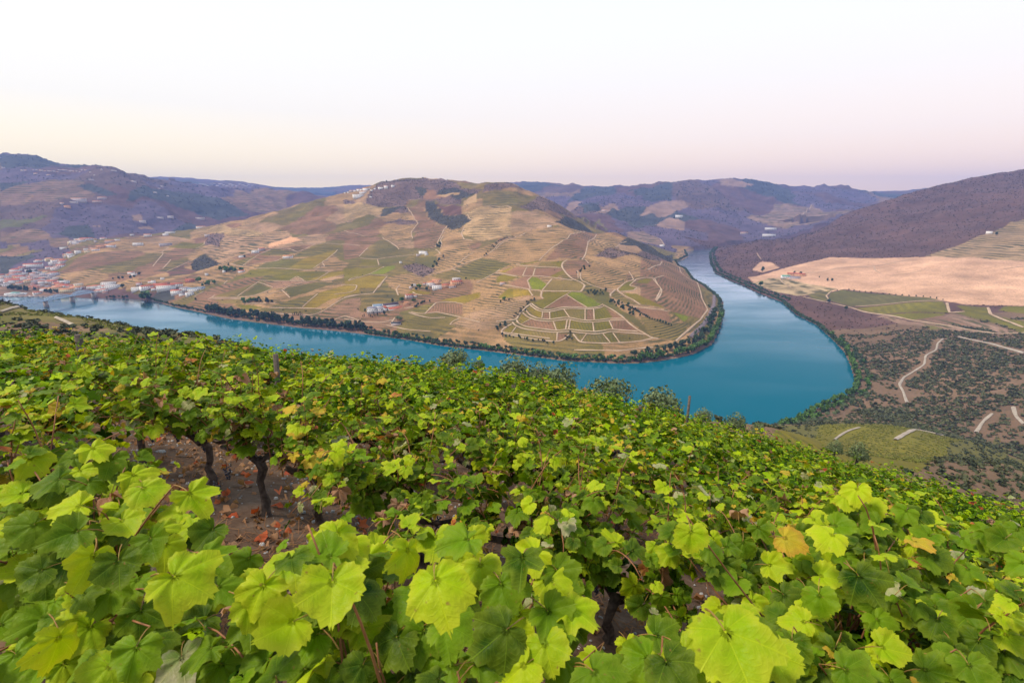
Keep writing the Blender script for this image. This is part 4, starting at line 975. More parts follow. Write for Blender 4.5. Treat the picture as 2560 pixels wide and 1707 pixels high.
# the nearest big leaves, one by one: bearing, breadth, kind, which way they face (f = to the viewer, h = flat, s = edge on), turn of the tip
BIG = {0: [(242,1131,85,'lime','h',60),(119,1203,100,'green','h',-70),(204,1185,85,'lime','h',40),(298,1207,80,'lime','h',80),(372,1230,100,'lime','h',70),(489,1252,112,'lime','f',60),(470,1262,70,'brown','f',-20),(157,1339,130,'green','h',-60),(221,1411,120,'lime','s',-30),(140,1424,110,'green','h',-50),(298,1425,120,'green','f',20),(383,1365,110,'green','f',40),(468,1454,180,'lime','h',90),(531,1403,125,'green','h',70),(349,1552,125,'green','f',10),(480,1568,115,'green','f',-20),(140,1624,140,'lime','s',-20),(205,1590,125,'lime','f',-40),(315,1313,100,'lime','h',50),(383,1300,85,'lime','h',10),(170,1267,105,'lime','h',-80),(42,1454,95,'pale','f',-30),(459,1668,135,'pale','f',30),(330,1650,150,'green','f',0),(250,1690,140,'lime','h',-30),(80,1560,120,'green','f',-60),(60,1330,110,'green','f',-40),(30,1240,90,'lime','h',-60),(560,1480,110,'green','f',60),(420,1490,110,'green','f',0),(260,1500,120,'green','h',-20),(90,1680,130,'green','h',0),(190,1140,70,'green','h',-40),(590,1620,100,'green','f',30),(10,1380,100,'green','f',0)],
 1: [(1097,1485,190,'lime','f',25),(1020,1400,125,'lime','s',-20),(1150,1342,85,'lime','f',60),(1165,1402,108,'lime','h',50),(1320,1395,118,'lime','h',-60),(1408,1445,122,'green','f',40),(1390,1548,140,'green','f',50),(1240,1595,170,'green','f',-60),(1370,1640,150,'lime','f',20),(975,1622,150,'green','f',-15),(1175,1690,110,'green','h',0),(1485,1662,95,'lime','f',-30),(1575,1625,85,'lime','f',10),(1660,1605,120,'lime','h',80),(830,1490,185,'lime','f',5),(700,1570,160,'lime','f',-70),(680,1462,95,'lime','s',-10),(833,1352,105,'lime','h',-70),(775,1352,60,'lime','s',0),(935,1405,110,'lime','h',90),(765,1668,130,'lime','h',-20),(965,1585,115,'green','s',10),(890,1660,130,'green','f',40),(1080,1640,110,'green','f',-20),(640,1650,120,'green','f',-40),(1270,1470,90,'green','s',30),(1180,1470,80,'green','f',30)],
 2: [(1835,1625,240,'lime','f',15),(1792,1530,80,'lime','h',-40),(1872,1553,120,'lime','h',80),(1700,1690,120,'lime','f',-30),(1560,1700,110,'lime','f',20),(1960,1700,120,'green','h',60)],
 3: [(2053,1510,100,'green','f',10),(2165,1462,122,'green','f',30),(1730,1350,95,'lime','f',0),(1980,1352,85,'yellow','h',60),(2070,1345,90,'lime','h',-60),(2188,1275,62,'lime','f',30),(2140,1234,40,'lime','f',-20),(2206,1315,62,'lime','f',60),(2224,1384,66,'lime','f',20),(2160,1330,50,'green','s',-10),(2128,1250,30,'lime','h',40),(2110,1585,62,'brown','f',60),(2205,1532,50,'brown','s',20),(2455,1510,90,'pale','f',50),(2480,1480,70,'lime','h',30),(1655,1450,45,'brown','s',-10),(2330,1420,80,'green','f',0),(2190,1415,24,'yellow','f',0)]}
_hr2 = np.random.default_rng(91)
_MOUND = {0: ([(0,1190),(150,1112),(330,1160),(420,1225),(560,1300),(630,1450),(690,1707),(0,1707)], 80, (1115, 2.25, 1700, 1.25)), 1: ([(610,1500),(680,1350),(860,1335),(980,1430),(1130,1325),(1330,1375),(1450,1460),(1480,1640),(1480,1707),(610,1707)], 50, (1330, 1.35, 1700, 1.05)), 2: ([(1490,1650),(1700,1580),(1900,1600),(1990,1660),(1990,1707),(1490,1707)], 14, (1560, 1.1, 1700, .95)),
 3: ([(1720,1340),(1960,1320),(2050,1290),(2200,1270),(2320,1290),(2560,1330),(2560,1707),(2010,1707),(1950,1560),(1760,1440)], 120, (1270, 2.55, 1707, 1.35))}
for _h, (_pg, _nn, (v0, d0, v1, d1)) in _MOUND.items():
    c_ = 0
    while c_ < _nn:
        u_, v_ = _hr2.uniform(0, 2560), _hr2.uniform(1100, 1707)
        if not in_poly(np.array([u_]), np.array([v_]), _pg)[0]: continue
        c_ += 1; d_ = np.interp(v_, [v0, v1], [d0, d1]) + .12 + _hr2.uniform(0, .25)
        BIG[_h].append((u_, v_, (.150 if _h else .155) * 1280 / d_ * 1.0, 'lime' if _hr2.random() < (.42, .42, .42, .16)[_h] else 'green', 'fhh'[int(_hr2.integers(3))], _hr2.uniform(-90, 90)))
_camv = np.array([0, 0, EYE]); _right = np.array([1., 0, 0]); _upv = np.array([0, math.sin(PITCH), math.cos(PITCH)])
for hid, lst in BIG.items():
    root = (HERO_L, HERO_C, HERO_R, HERO_Q)[hid]; inv = root.matrix_basis.inverted() if False else (Matrix.Translation(root.location) @ Euler(root.rotation_euler).to_matrix().to_4x4()).inverted()
    base = np.array(root.location) + (0, 0, .5); kidx = 0
    if hid == 3:                                        # the tall shoot
        sp_ = []
        for (u, v) in [(2240, 1520), (2205, 1440), (2190, 1370), (2182, 1320), (2165, 1270), (2145, 1238)]:
            t, q_ = bearing(u, v); sp_.append(inv @ Vector((float(t) * 2.45, 2.45, EYE + float(q_) * 2.45)))
        obj('cane', cane_mesh(np.array([base_ for base_ in sp_])), root)
    for (u, v, w, kd, face, turn) in lst:
        wid = .150 if hid else .155
        y = min(max(wid * 1280 / w, .62), 2.7); t, s_ = bearing(u, v)
        p = np.array([float(t) * y, y, EYE + float(s_) * y])
        toc = unit(_camv - p); a = math.radians(turn)
        if face == 'f': N = unit(toc * .85 + np.array([0, 0, .45]) + _hr2.normal(0, .18, 3))
        elif face == 'h': N = unit(toc * .50 + np.array([0, 0, .80]) + _hr2.normal(0, .16, 3))
        else: N = unit(_right * (1 if turn < 0 else -1) * .8 + toc * .35 + np.array([0, 0, .3]) + _hr2.normal(0, .15, 3))
        T = unit(-_upv * math.cos(a) + _right * math.sin(a) + np.array([0, -.3, 0])); T = unit(T - N * (T @ N))
        S = wid / 1.42; R = leaf_rot(N, T); o_ = p - T * S * .35
        o = bpy.data.objects.new('leaf', LEAFMESH[kd, int(_hr2.integers(NEARV))]); link(o); o.parent = root
        o.matrix_local = inv @ Matrix(np.vstack([np.hstack([R * S, o_[:, None]]), [0, 0, 0, 1]]).tolist())
        kidx += 1
        if kidx % 3 == 0:                               # the shoot that carries it
            q0 = o_ - T * S * .75 - N * S * .6; mid = (q0 * .55 + base * .45) + _hr2.normal(0, .05, 3) + (0, 0, .05)
            tt_ = np.linspace(0, 1, 9)[:, None]; cv = (1 - tt_) ** 2 * base + 2 * tt_ * (1 - tt_) * mid + tt_ ** 2 * q0
            cm_ = cane_mesh(np.array([inv @ Vector(c) for c in cv])); obj('cane', cm_, root)
# later rows
VARS = {}
def mid_vine(x, y, variant, label, yaw, sc):
    if variant not in VARS:
        c, P, N, T, S, K = grow_vine(700 + variant, nshoot=19, head=.42, reach=1.0, leaf=.09, low=.1, autumn=(0, 0, .02, 0, .05, 0, .16, .30)[variant])
        VARS[variant] = (foliage_mesh('foliage', P, N, T, S, K, variant), trunk_mesh(700 + variant, .42))
    fm, tm = VARS[variant]
    root = empty('grapevine', (x, y, nz(x, y)), label, 'grapevine', VROW, yaw); root.scale = (sc, sc, sc)
    a = obj('foliage', fm, root); a['kind'] = 'stuff'; obj('trunk', tm, root)
_vr = np.random.default_rng(5)
SPOTS = []; _side = []
for k in range(1, 21):
    nn_ = 1.30 + 1.95 * k - (.12 if k == 1 else 0)
    row = []
    for j in range(-56, 48):
        tt = j * .85 + _vr.uniform(-.10, .10) + (.35 if k % 2 else 0)
        x, y = place_vine(tt, nn_ + _vr.uniform(-.08, .08)); rad = math.hypot(x, y)
        if y > .3 and rad < 30 and abs(x) > 1.13 * y + .9 and abs(x) < 1.5 * y + 5: _side.append((x, y, ROW_ANG, 1.0)); continue
        if y < .35 or rad > 34 or abs(x) > 1.13 * y + .9: continue
        
        if rad > 6 and _vr.random() < .06: continue
        row.append((rad, x, y, k, j))
    row.sort(key=lambda q: q[1] / q[2])
    SPOTS += [(*q, i, len(row)) for i, q in enumerate(row)]
SPOTS.sort()
_far_vines = list(_side)
for m_, (rad, x, y, k, j, i, n_) in enumerate(SPOTS):
    sd = 1000 + k * 100 + j + 60; yaw = ROW_ANG + (math.pi if _vr.random() < .5 else 0) + _vr.normal(0, .12); sc = _vr.uniform(.78, 1.2)
    nth = 'leftmost' if i == 0 else 'rightmost' if i == n_ - 1 else f'{ORD[i]} from the left' if i <= n_ // 2 else f'{ORD[n_ - 1 - i]} from the right'
    if rad < 7.0:
        bare = k == 1 and x < -1.0
        near_vine(x, y, sd, f'{"bare trunked" if bare else "full leafed"} grapevine in the {ORD[k]} row, {nth}', VROW, 290, nshoot=(13 if bare else 18), head=(.60 if bare else .42), reach=_vr.uniform(.9, 1.1), leaf=.098, yaw=yaw, autumn=float(_vr.choice([0, 0, .03, .12])), bunches=(2 if k == 1 else 0), low=(.42 if bare else .08), spread=(.75 if bare else 1.3))
    elif rad < 11.5 and m_ < 292:
        near_vine(x, y, sd, f'green grapevine in the {ORD[k]} row, {nth}', VROW, outer=60, nshoot=16, head=.42, reach=_vr.uniform(.9, 1.1), leaf=.098, yaw=yaw, bunches=0, low=.1, spread=1.2, autumn=float(_vr.choice([0, 0, 0, .05, .22])))
    elif m_ < 292:
        mid_vine(x, y, int(_vr.integers(8)), f'small green grapevine in the {ORD[k]} row, {nth}', yaw, sc)
    else: _far_vines.append((x, y, yaw, sc))
# the rest of the slope, too many to tell apart: one mass
_fv = []
for s in range(5):
    c, P, N, T, S, K = grow_vine(760 + s, nshoot=16, head=.42, reach=1.0, leaf=.10, low=.1)
    _k = np.nonzero(P[:, 2] > .45)[0][::2]; _fv.append((P[_k], N[_k], T[_k], S[_k] * 1.35, [K[i] for i in _k]))
_simple = [leaf_shape(340 + s, 9, 1, False, 1.2, False) for s in range(6)]
_PP, _NN, _TT, _SS, _KK = [], [], [], [], []
for x, y, yaw, sc in _far_vines:
    P, N, T, S, K = _fv[int(_vr.integers(5))]; c, s = math.cos(yaw), math.sin(yaw); R = np.array([[c, -s, 0], [s, c, 0], [0, 0, 1]])
    _PP.append(P @ R.T * sc + (x, y, nz(x, y))); _NN.append(N @ R.T); _TT.append(T @ R.T); _SS.append(S); _KK += K
if _far_vines:
    props(obj('vineyard_foliage', foliage_mesh('vineyard_foliage', np.vstack(_PP), np.vstack(_NN), np.vstack(_TT), np.concatenate(_SS), _KK, 3, _simple)), 'mass of vine leaves at the crest of the foreground vineyard', None, None, 'stuff')
print('vines', len(SPOTS), len(_far_vines))
# ------------------------------------------------------------------ tracks
def resample(w, step):
    seg = np.linalg.norm(np.diff(w[:, :2], axis=0), axis=1); L = np.concatenate([[0], np.cumsum(seg)])
    n = max(2, int(L[-1] / step) + 1); s = np.linspace(0, L[-1], n)
    out = np.stack([np.interp(s, L, w[:, 0]), np.interp(s, L, w[:, 1])], 1)
    if n > 6:                                             # round the corners a little
        for _ in range(2): out[1:-1] = .25 * out[:-2] + .5 * out[1:-1] + .25 * out[2:]
    return out
def ribbon(name, pts, width, material, label, kind='structure', lift=.35, edges=1):
    d = np.gradient(pts, axis=0); d /= np.linalg.norm(d, axis=1)[:, None] + 1e-9
    nrm = np.stack([-d[:, 1], d[:, 0]], 1); wj = width * (1 + .22 * vnoise(pts[:, 0] / 9, pts[:, 1] / 9))[:, None]
    offs = (-.5, -.17, .17, .5); rows = [pts + nrm * wj * o for o in offs]
    zs = [ground(r[:, 0], r[:, 1]) + lift - (.5 if abs(o) == .5 else 0) for r, o in zip(rows, offs)]
    k = len(pts); V = np.vstack([np.column_stack([r, z]) for r, z in zip(rows, zs)])
    q = [(i * k + j, i * k + j + 1, (i + 1) * k + j + 1, (i + 1) * k + j) for i in range(3) for j in range(k - 1)]
    return props(obj(name, mesh_np(name, V, np.array(q), material, True)), label, None, None, kind)
M['track'] = mottled('pale_track', (.33, .225, .145), (.46, .34, .235), .06, .95, .1)
M['track_near'] = mottled('gravel_track', (.27, .225, .175), (.38, .325, .26), .25, .95, .1)
M['rail_bed'] = mottled('rail_ballast', (.14, .10, .11), (.21, .16, .16), .3, .9, .1)
TRACKPTS = set()
TRACKS = [
 ('C',0,[[470,1045,540,1100,620,1130,720,1125,850,1090,1000,1085,1200,1100,1320,1090,1390,1055],[450,1065,520,1120,600,1150,720,1150,850,1115,1000,1105,1200,1115,1340,1105,1410,1075],
  [390,1130,440,1190,540,1235,700,1250,850,1225,960,1220,1060,1245,1200,1265,1350,1255,1480,1235,1660,1240],[350,1160,410,1215,520,1260,700,1278,850,1255,960,1245,1060,1275,1200,1290,1350,1280,1480,1262,1680,1262],
  [270,1260,290,1300,400,1345,600,1370,780,1395,950,1375,1100,1395,1280,1410,1400,1395,1500,1375,1650,1390,1850,1405],[215,1285,240,1320,350,1370,560,1400,780,1420,950,1405,1100,1425,1280,1440,1400,1430,1500,1405,1650,1420,1960,1445]],3.2),
 ('C',0,[[1390,1050,1520,1120,1650,1210,1750,1310,1860,1390,1960,1440,2030,1490,2120,1500],[950,1450,880,1515,800,1540,600,1520,400,1490,180,1450,60,1420,90,1370,200,1310],[1010,1440,1080,1530,1100,1548,1400,1560,1700,1550,1900,1530,2060,1490],[0,1275,180,1260,270,1250,300,1180,400,1080,460,1040]],3.6),
 ('C',0,[[610,1150,600,1230],[700,1150,705,1250],[890,1120,960,1220],[1165,1115,1165,1255],[1275,1115,1285,1255],[460,1240,330,1310],[750,1280,790,1390],[930,1260,910,1380],[970,1260,950,1375],[1265,1290,1280,1410],[1480,1270,1530,1375],[260,1350,190,1440],[1180,1440,1105,1545],[1400,1440,1500,1560],[1530,1430,1620,1555],[800,1420,795,1530],[620,1110,760,1020,980,890],[930,930,1050,1010,1190,1090]],2.4),
 ('C',0,[[600,875,780,882,1000,882,1110,890,1140,840,1165,800,1100,760,1000,720,920,650,870,580,860,540,880,500,930,475]],4.4),
 ('C',0,[[0,780,60,770,130,800,300,830,450,860,600,875,585,960,620,975],[0,640,100,655,280,690],[265,530,400,555,600,565,850,575],[350,680,600,685,800,710,1000,740]],3.6),
 ('C',0,[[430,860,480,940],[410,740,450,850],[410,740,465,690],[605,870,730,720],[400,570,350,680],[515,580,480,690],[560,480,700,340,830,250,920,200,1160,105],[1310,140,1220,220,1190,310,1170,400,1120,470],[1170,470,1210,520],[1110,640,1100,690,1120,740,1240,800,1380,850,1560,860],
  [1740,625,1800,730,1700,760,1580,860,1650,920,1790,990,1890,1060],[1830,725,1740,810,1850,830,1800,870,1620,885],[1830,725,2070,710,2120,800,2170,870,2150,930,2095,1010],[2070,710,2190,680],[1500,950,1490,920,1560,860],[1980,600,2120,540,2170,490],[1720,1080,2000,1110,2240,1145],[0,330,100,240,230,190,400,110],[1065,610,1075,710],[1550,300,1620,265]],3.2),
 ('D',0,[[240,655,250,690,350,750,380,850,415,920,370,980,300,1040,220,1110],[80,730,130,790,95,860]],3.4),
 ('A',0,[[260,960,600,965,800,945,930,900,1050,845],[230,975,640,980,860,985],[860,760,590,950],[860,760,1060,830],[870,740,1090,745,1490,750],[940,940,1180,865,1260,815,1480,760,1630,735,1780,635],[1180,870,1280,965],[1440,1090,1640,915],[1000,1095,1430,1100,1700,1110],
  [750,1140,1000,1165,1300,1180,1560,1195,1700,1150,1850,1050,1990,970,2195,925],[1860,920,2050,900,2130,870,2160,800,1950,800],[770,585,1000,580,1300,590,1470,605,1830,620],[500,515,580,545,700,560,850,515,1100,490,1200,440],[660,550,860,410,1060,320,1250,320,1390,365],
  [390,530,600,440,860,350,1000,310,1250,260,1670,260,2195,285],[1390,360,1600,265],[1580,580,1700,500,1740,560,1600,590],[1700,505,1900,340],[460,740,410,790],[30,950,150,885],[300,930,250,965,200,990],[680,1040,1000,1040,1090,1030],[1280,740,1370,685,1470,745],[1800,1280,1990,1200,2195,1260],[2040,745,2080,710,2170,690]],3.0),
 ('B',0,[[0,770,130,800,300,845],[540,860,580,900,640,920,740,990,770,1030],[230,1150,450,1170,700,1130,1000,1100],[470,1170,490,1250],[210,1130,330,1010],[960,880,940,780,1040,670,990,600,950,530,890,450],[1280,1000,1310,930,1360,830,1440,700],[1350,1020,1370,950,1350,900,1390,840],[1680,720,1640,800,1680,890,1800,910],[1350,1100,1320,1050,1280,1030],
  [1200,1390,1510,1300,1700,1220,1930,1150,2050,1070,2120,1010,2250,900,2352,860],[1610,1220,1700,1140,1800,1080],[1510,1305,1630,1345],[60,1470,340,1380,560,1390,620,1400],[340,1380,560,1270],[480,1568,600,1410],[1730,545,1790,610],[920,340,1070,320],[2130,1350,2180,1310],[2170,1355,2352,1395],[1850,1500,2130,1350],[1960,430,2150,425,2352,450]],3.2),
 ('W',0,[[0,440,200,400,500,375,600,240,740,90],[940,410,900,300,960,230],[1400,720,1590,530,1900,520,2060,560],[1160,690,1250,720,1400,725,1600,695,1900,755,2352,870],[1990,810,1880,850,1830,920],[1040,630,1200,610],[800,910,880,790],[0,810,300,860,700,880,830,830],[740,920,1100,1000,1500,1030],[1190,350,1250,390,1350,400],[1120,700,1300,760,1500,800,1750,790]],3.4),
 ('H',0,[[330,570,470,400,450,380,540,310],[460,600,570,480],[510,640,740,540,930,450],[900,330,1020,270,1020,240]],3.0),
 ('M',0,[[1240,1490,1600,1497,1860,1470],[670,1350,1050,1400],[1650,640,1600,650]],3.4),
 ('E',3,[[1740,685,1700,720,1690,770,1610,810,1600,880,1450,970,1410,1030,1440,1080,1470,1165],[2110,1250,2040,1310,1990,1390],[2270,1200,2290,1270,2352,1330]],3.2),
 ('E',3,[[1860,670,2100,720,2352,795],[690,370,870,410,1050,450,1260,500,1500,545,1800,590,2180,650,2352,640],[1770,415,1790,490,1900,480],[2080,450,2100,500,2250,560,2352,600]],5.0),
 ('E',3,[[700,190,850,180,950,150,1220,140,1500,85],[1220,140,1230,170,1270,190],[1340,210,1500,190,1590,170],[500,220,530,260,600,300],[880,390,860,360,900,325],[1080,440,1740,400],[2200,160,2352,140],[340,40,370,85]],3.2),
 ('E',4,[[920,1447,1000,1390,1110,1355]],2.2),('E',4,[[1380,1447,1560,1375,1650,1363,1740,1385]],3.6),
 ('V',4,[[0,215,80,190,120,178],[370,250,430,275,480,300]],2.2),
 ('D',2,[[0,470,120,480,150,525],[1060,270,1000,330,990,350]],5.0),
]
for fr, g, lines, wd in TRACKS:
    for ln in lines:
        u, v = sheet(fr, ln); w = sight(u, v, [g]); w = w[w[:, 1] > 0]
        if len(w) < 2: continue
        far = w[:, 1].mean()
        pts = resample(w, 4.0 if far < 1200 else 7.0)
        if len(pts) < 2: continue
        for _p in resample(w, 2.0):
            for _a in (-1, 0, 1):
                for _b in (-1, 0, 1): TRACKPTS.add((int(_p[0] // 3) + _a, int(_p[1] // 3) + _b))
        ribbon('dirt_track', pts, wd * (.8 if far < 1300 else .9), M['track_near'] if g in (3, 4) and far < 700 else M['track'], 'pale dirt track between vineyard plots', lift=.9 if far < 700 else 1.0)
u, v = sheet('D', [455, 830, 452, 890, 420, 970, 370, 1030, 310, 1085]); w = sight(u, v, [0]); _rl = resample(w, 4)
ribbon('railway', _rl, 6.5, M['rail_bed'], 'railway line curving round the foot of the terraced hill', lift=1.2)
M['rail'] = mat('rail_steel', (.30, .26, .25), .4, .5)
_d = np.gradient(_rl, axis=0); _d /= np.linalg.norm(_d, axis=1)[:, None]; _nn = np.stack([-_d[:, 1], _d[:, 0]], 1)
for s in (-.8, .8):
    p = _rl + _nn * s; b = MB().tube(np.column_stack([p, ground(p[:, 0], p[:, 1]) + 1.45]), .16, 4)
    props(b.build('railway_rail', M['rail']), 'steel rail of the riverside railway', None, None, 'structure')

# ------------------------------------------------------------------ trees and scrub
def crown_material(name, c1, c2, rough=.7):
    m = mat(name, c1, rough, .2); n, l, b = nodes_of(m)
    at = n.new('ShaderNodeAttribute'); at.attribute_name = 'leaf_colour'
    oi = n.new('ShaderNodeObjectInfo')
    mx = n.new('ShaderNodeMixRGB'); mx.inputs[1].default_value = (*c1, 1); mx.inputs[2].default_value = (*c2, 1)
    ad = n.new('ShaderNodeMath'); ad.operation = 'MULTIPLY_ADD'; ad.inputs[1].default_value = .45
    l.new(oi.outputs['Random'], ad.inputs[0]); 
    hf = n.new('ShaderNodeMath'); hf.operation = 'MULTIPLY'; hf.inputs[1].default_value = .6; l.new(at.outputs['Fac'], hf.inputs[0]); l.new(hf.outputs[0], ad.inputs[2])
    l.new(ad.outputs[0], mx.inputs[0]); l.new(mx.outputs[0], b.inputs['Base Color'])
    return m
CM = {'vine': crown_material('lower_vine_foliage', (.055, .075, .008), (.19, .19, .03)), 'dark': crown_material('dark_tree_foliage', (.020, .040, .022), (.055, .095, .035)), 'green': crown_material('green_tree_foliage', (.035, .085, .015), (.10, .19, .03)),
      'olive': crown_material('olive_tree_foliage', (.070, .105, .045), (.185, .23, .10)), 'cypress': crown_material('cypress_foliage', (.012, .022, .012), (.03, .045, .02)),
      'scrub': crown_material('scrub_foliage', (.022, .038, .016), (.095, .098, .040)), 'wood': crown_material('woodland_foliage', (.050, .052, .044), (.115, .10, .075)), 'heath': crown_material('heath_foliage', (.050, .034, .026), (.105, .068, .044))}
M['tree_bark'] = mottled('tree_bark', (.07, .055, .045), (.15, .12, .10), 3, .95, .1)
def clump(seed, n, sx=1., sz=1., leaf=.30, lob=5, low=-.55):
    """loose leaf clusters spread through an uneven crown of unit radius round the origin"""
    r = np.random.default_rng(seed)
    lc = unit(r.standard_normal((lob, 3))) * r.uniform(.25, .6, (lob, 1)); lr = r.uniform(.42, .62, lob)
    k = r.integers(lob, size=n); d = unit(r.standard_normal((n, 3))); rad = lr[k] * r.uniform(.62, 1.08, n)
    P = lc[k] + d * rad[:, None]; P[:, 2] = np.maximum(P[:, 2], low + r.uniform(0, .15, n)); P *= np.array([sx, sx, sz])
    N = unit(d + r.normal(0, .55, (n, 3))); t = unit(np.cross(N, r.standard_normal((n, 3)))); b = np.cross(N, t)
    s = leaf * r.uniform(.6, 1.3, n)[:, None]
    q = np.stack([P - t * s, P - b * s * .7 + N * s * .25, P + t * s, P + b * s * .7 - N * s * .2], 1)
    V = q.reshape(-1, 3); F = np.arange(4 * n).reshape(n, 4)
    tint = np.repeat(r.random(n), 4)
    return V, F, tint
def crown_mesh(name, mats_, seed, n, sx=1., sz=1., leaf=.3, lob=5, trunk=None, low=-.55):
    V, F, t = clump(seed, n, sx, sz, leaf, lob, low)
    return mesh_np(name, V, [F], mats_, False, None, {'leaf_colour': ('FLOAT_COLOR', np.repeat(t[:, None], 4, 1))})
CROWN = {k: [crown_mesh('crown', CM[k], 40 + s, n, sx, sz, lf, lob) for s in range(5)] for k, n, sx, sz, lf, lob in
         [('dark', 150, .62, .95, .26, 7), ('green', 150, .75, .85, .25, 6), ('olive', 1500, .85, .75, .055, 11), ('cypress', 70, .2, 1.2, .2, 3), ('scrub', 60, 1., .7, .34, 4), ('heath', 60, 1., .6, .34, 4)]}
_tm = [MB().tube([(0, 0, -.15), (.02 * s, .03, .3), (0, -.02 * s, .75)], [.055, .045, .03], 6).mesh('trunk', M['tree_bark'], True) for s in range(3)]
def tree(name, x, y, h, kind, label, group, parts=True, z=None, wide=1.0, cat='tree'):
    """h: full height; crown of the kind on a short trunk"""
    z = float(ground(x, y)) if z is None else z
    r = random.Random(int(x * 13 + y * 7)); rz = r.uniform(0, 6.28)
    cr = h * .5
    if parts:
        root = empty(name, (x, y, z), label, cat, group, rz)
        t = obj('trunk', _tm[r.randrange(3)], root); t.scale = (h * .9, h * .9, h * .75)
        c = obj('crown', CROWN[kind][r.randrange(5)], root, (0, 0, h * .56)); c.scale = (cr * wide, cr * wide, cr)
        return root
    c = obj(name, CROWN[kind][r.randrange(5)], None, (x, y, z + h * .5)); c.rotation_euler = (0, 0, rz); c.scale = (cr * wide, cr * wide, cr)
    return props(c, label, cat, group)

def scatter(name, items, kindmesh, label, material, n_face, seed=3, leaf=.36):
    """one mesh of many bushes: items = (x, y, z, radius, squash)"""
    base = [clump(900 + s, n_face, 1, .8, leaf, 4, -.4) for s in range(6)]
    r = np.random.default_rng(seed); Vs, Fs, Ts = [], [], []; n0 = 0
    for (x, y, z, rad, sq) in items:
        if (int(x // 3), int(y // 3)) in TRACKPTS: continue
        V, F, t = base[r.integers(6)]; a = r.uniform(0, 6.28); c, s_ = math.cos(a), math.sin(a)
        v = V * (rad, rad, rad * sq); v = np.stack([v[:, 0] * c - v[:, 1] * s_, v[:, 0] * s_ + v[:, 1] * c, v[:, 2]], 1) + (x, y, z + rad * sq * .4)
        Vs.append(v); Fs.append(F + n0); n0 += len(V); Ts.append(np.clip(t * .6 + r.uniform(0, 1.0), 0, 1.6))
    t = np.concatenate(Ts)
    me = mesh_np(name, np.vstack(Vs), [np.vstack(Fs)], material, False, None, {'leaf_colour': ('FLOAT_COLOR', np.repeat(t[:, None], 4, 1))})
    return props(obj(name, me), label, None, None, 'stuff')

def along(poly, step, inland, jitter, r):
    """points along a shore, set back on the landward side"""
    seg = np.linalg.norm(np.diff(poly, axis=0), axis=1); L = np.concatenate([[0], np.cumsum(seg)])
    s = np.arange(0, L[-1], step) + r.uniform(-.3, .3, len(np.arange(0, L[-1], step))) * step
    x = np.interp(s, L, poly[:, 0]); y = np.interp(s, L, poly[:, 1])
    dx = np.interp(s + 3, L, poly[:, 0]) - np.interp(s - 3, L, poly[:, 0]); dy = np.interp(s + 3, L, poly[:, 1]) - np.interp(s - 3, L, poly[:, 1])
    n = np.hypot(dx, dy) + 1e-6
    o = inland + r.uniform(-1, 1, len(s)) * jitter
    return np.stack([x + dy / n * o * -1, y + dx / n * o], 1), s / L[-1]
_r = np.random.default_rng(21)
BANK = []   # x, y, height, kind, label, group
def bank(uv, step, inland, jit, h, kind, label, group, wide=1.0):
    p, _ = along(on_water(uv), step, inland, jit, _r)
    for x, y in p:
        if not in_poly(np.array([x]), np.array([y]), WATER)[0]: BANK.append((x, y, h * _r.uniform(.65, 1.25), kind, label, group, wide))
i0 = FAR_BANK.index((515, 784)); i1 = FAR_BANK.index((910, 835)); i2 = FAR_BANK.index((1600, 907)); i3 = FAR_BANK.index((1810, 780)); i4 = FAR_BANK.index((352, 748))
G_L, G_B, G_E, G_R, G_S = 'dark trees along the far bank', 'bushy trees on the shore below the terraced plots', 'trees round the point of the bend', 'trees along the right bank', 'low trees on the shore below the town'
bank(FAR_BANK[i0:i1 + 1], 6.0, 5, 2, 15, 'dark', 'tall dark tree in the belt on the far bank left of the winery', G_L)
bank(FAR_BANK[i0:i1 + 1], 9, 15, 4, 10, 'dark', 'dark tree behind the belt on the far bank left of the winery', G_L)
bank(FAR_BANK[i1:i2 + 1], 4.2, 3, 1.5, 7.5, 'green', 'bright green bushy tree at the water edge below the terraced plots', G_B, 1.3)
bank(FAR_BANK[i1:i2 + 1], 6, 12, 4, 5.5, 'scrub', 'grey green bush behind the shore trees below the terraced plots', G_B, 1.3)
bank(FAR_BANK[i2:i3 + 1], 4.6, 3.5, 1.5, 9.5, 'green', 'green tree at the water edge round the point of the bend', G_E, 1.1)
bank(FAR_BANK[i2:i3 + 1], 6, 15, 4, 9, 'dark', 'dark tree behind the shore trees round the point of the bend', G_E)
bank(FAR_BANK[i2:i3 + 1], 7, 25, 4, 6, 'scrub', 'grey green bush between the railway and the shore trees', G_E)
bank(FAR_BANK[i3:], 7, 7, 3, 9, 'dark', 'dark tree on the shore where the river narrows, left side', G_E)
bank(RIGHT_BANK[:8], 6, 4, 2, 9, 'dark', 'dark tree on the right bank beyond the pink field', G_R)
bank(RIGHT_BANK[:8], 8, 16, 4, 8, 'dark', 'dark tree behind the right bank trees beyond the pink field', G_R)
bank(RIGHT_BANK[7:], 4.2, 2.5, 1.5, 7.5, 'green', 'green tree at the water edge on the right bank', G_R, 1.15)
bank(RIGHT_BANK[10:], 5, 12, 3, 6, 'green', 'green tree behind the water edge trees on the right bank', G_R, 1.15)
bank(RIGHT_BANK[15:], 5, 20, 4, 5, 'olive', 'grey olive behind the right bank trees, near the lower vineyard', G_R, 1.1)
bank(FAR_BANK[i4:i0 + 1], 6, 3, 1.5, 6, 'green', 'low green tree on the shore between the town and the dark belt', G_S, 1.3)
bank(FAR_BANK[5:i4], 9, 6, 2.5, 8, 'dark', 'dark tree on the shore below the town', G_S)
BANK.sort(key=lambda b: -b[2] / b[1])
for (x, y, h, k, lab, grp, wd) in BANK[:270]: tree('riverside_tree', x, y, h, k, lab, grp, parts=(h / y > .012), wide=wd)
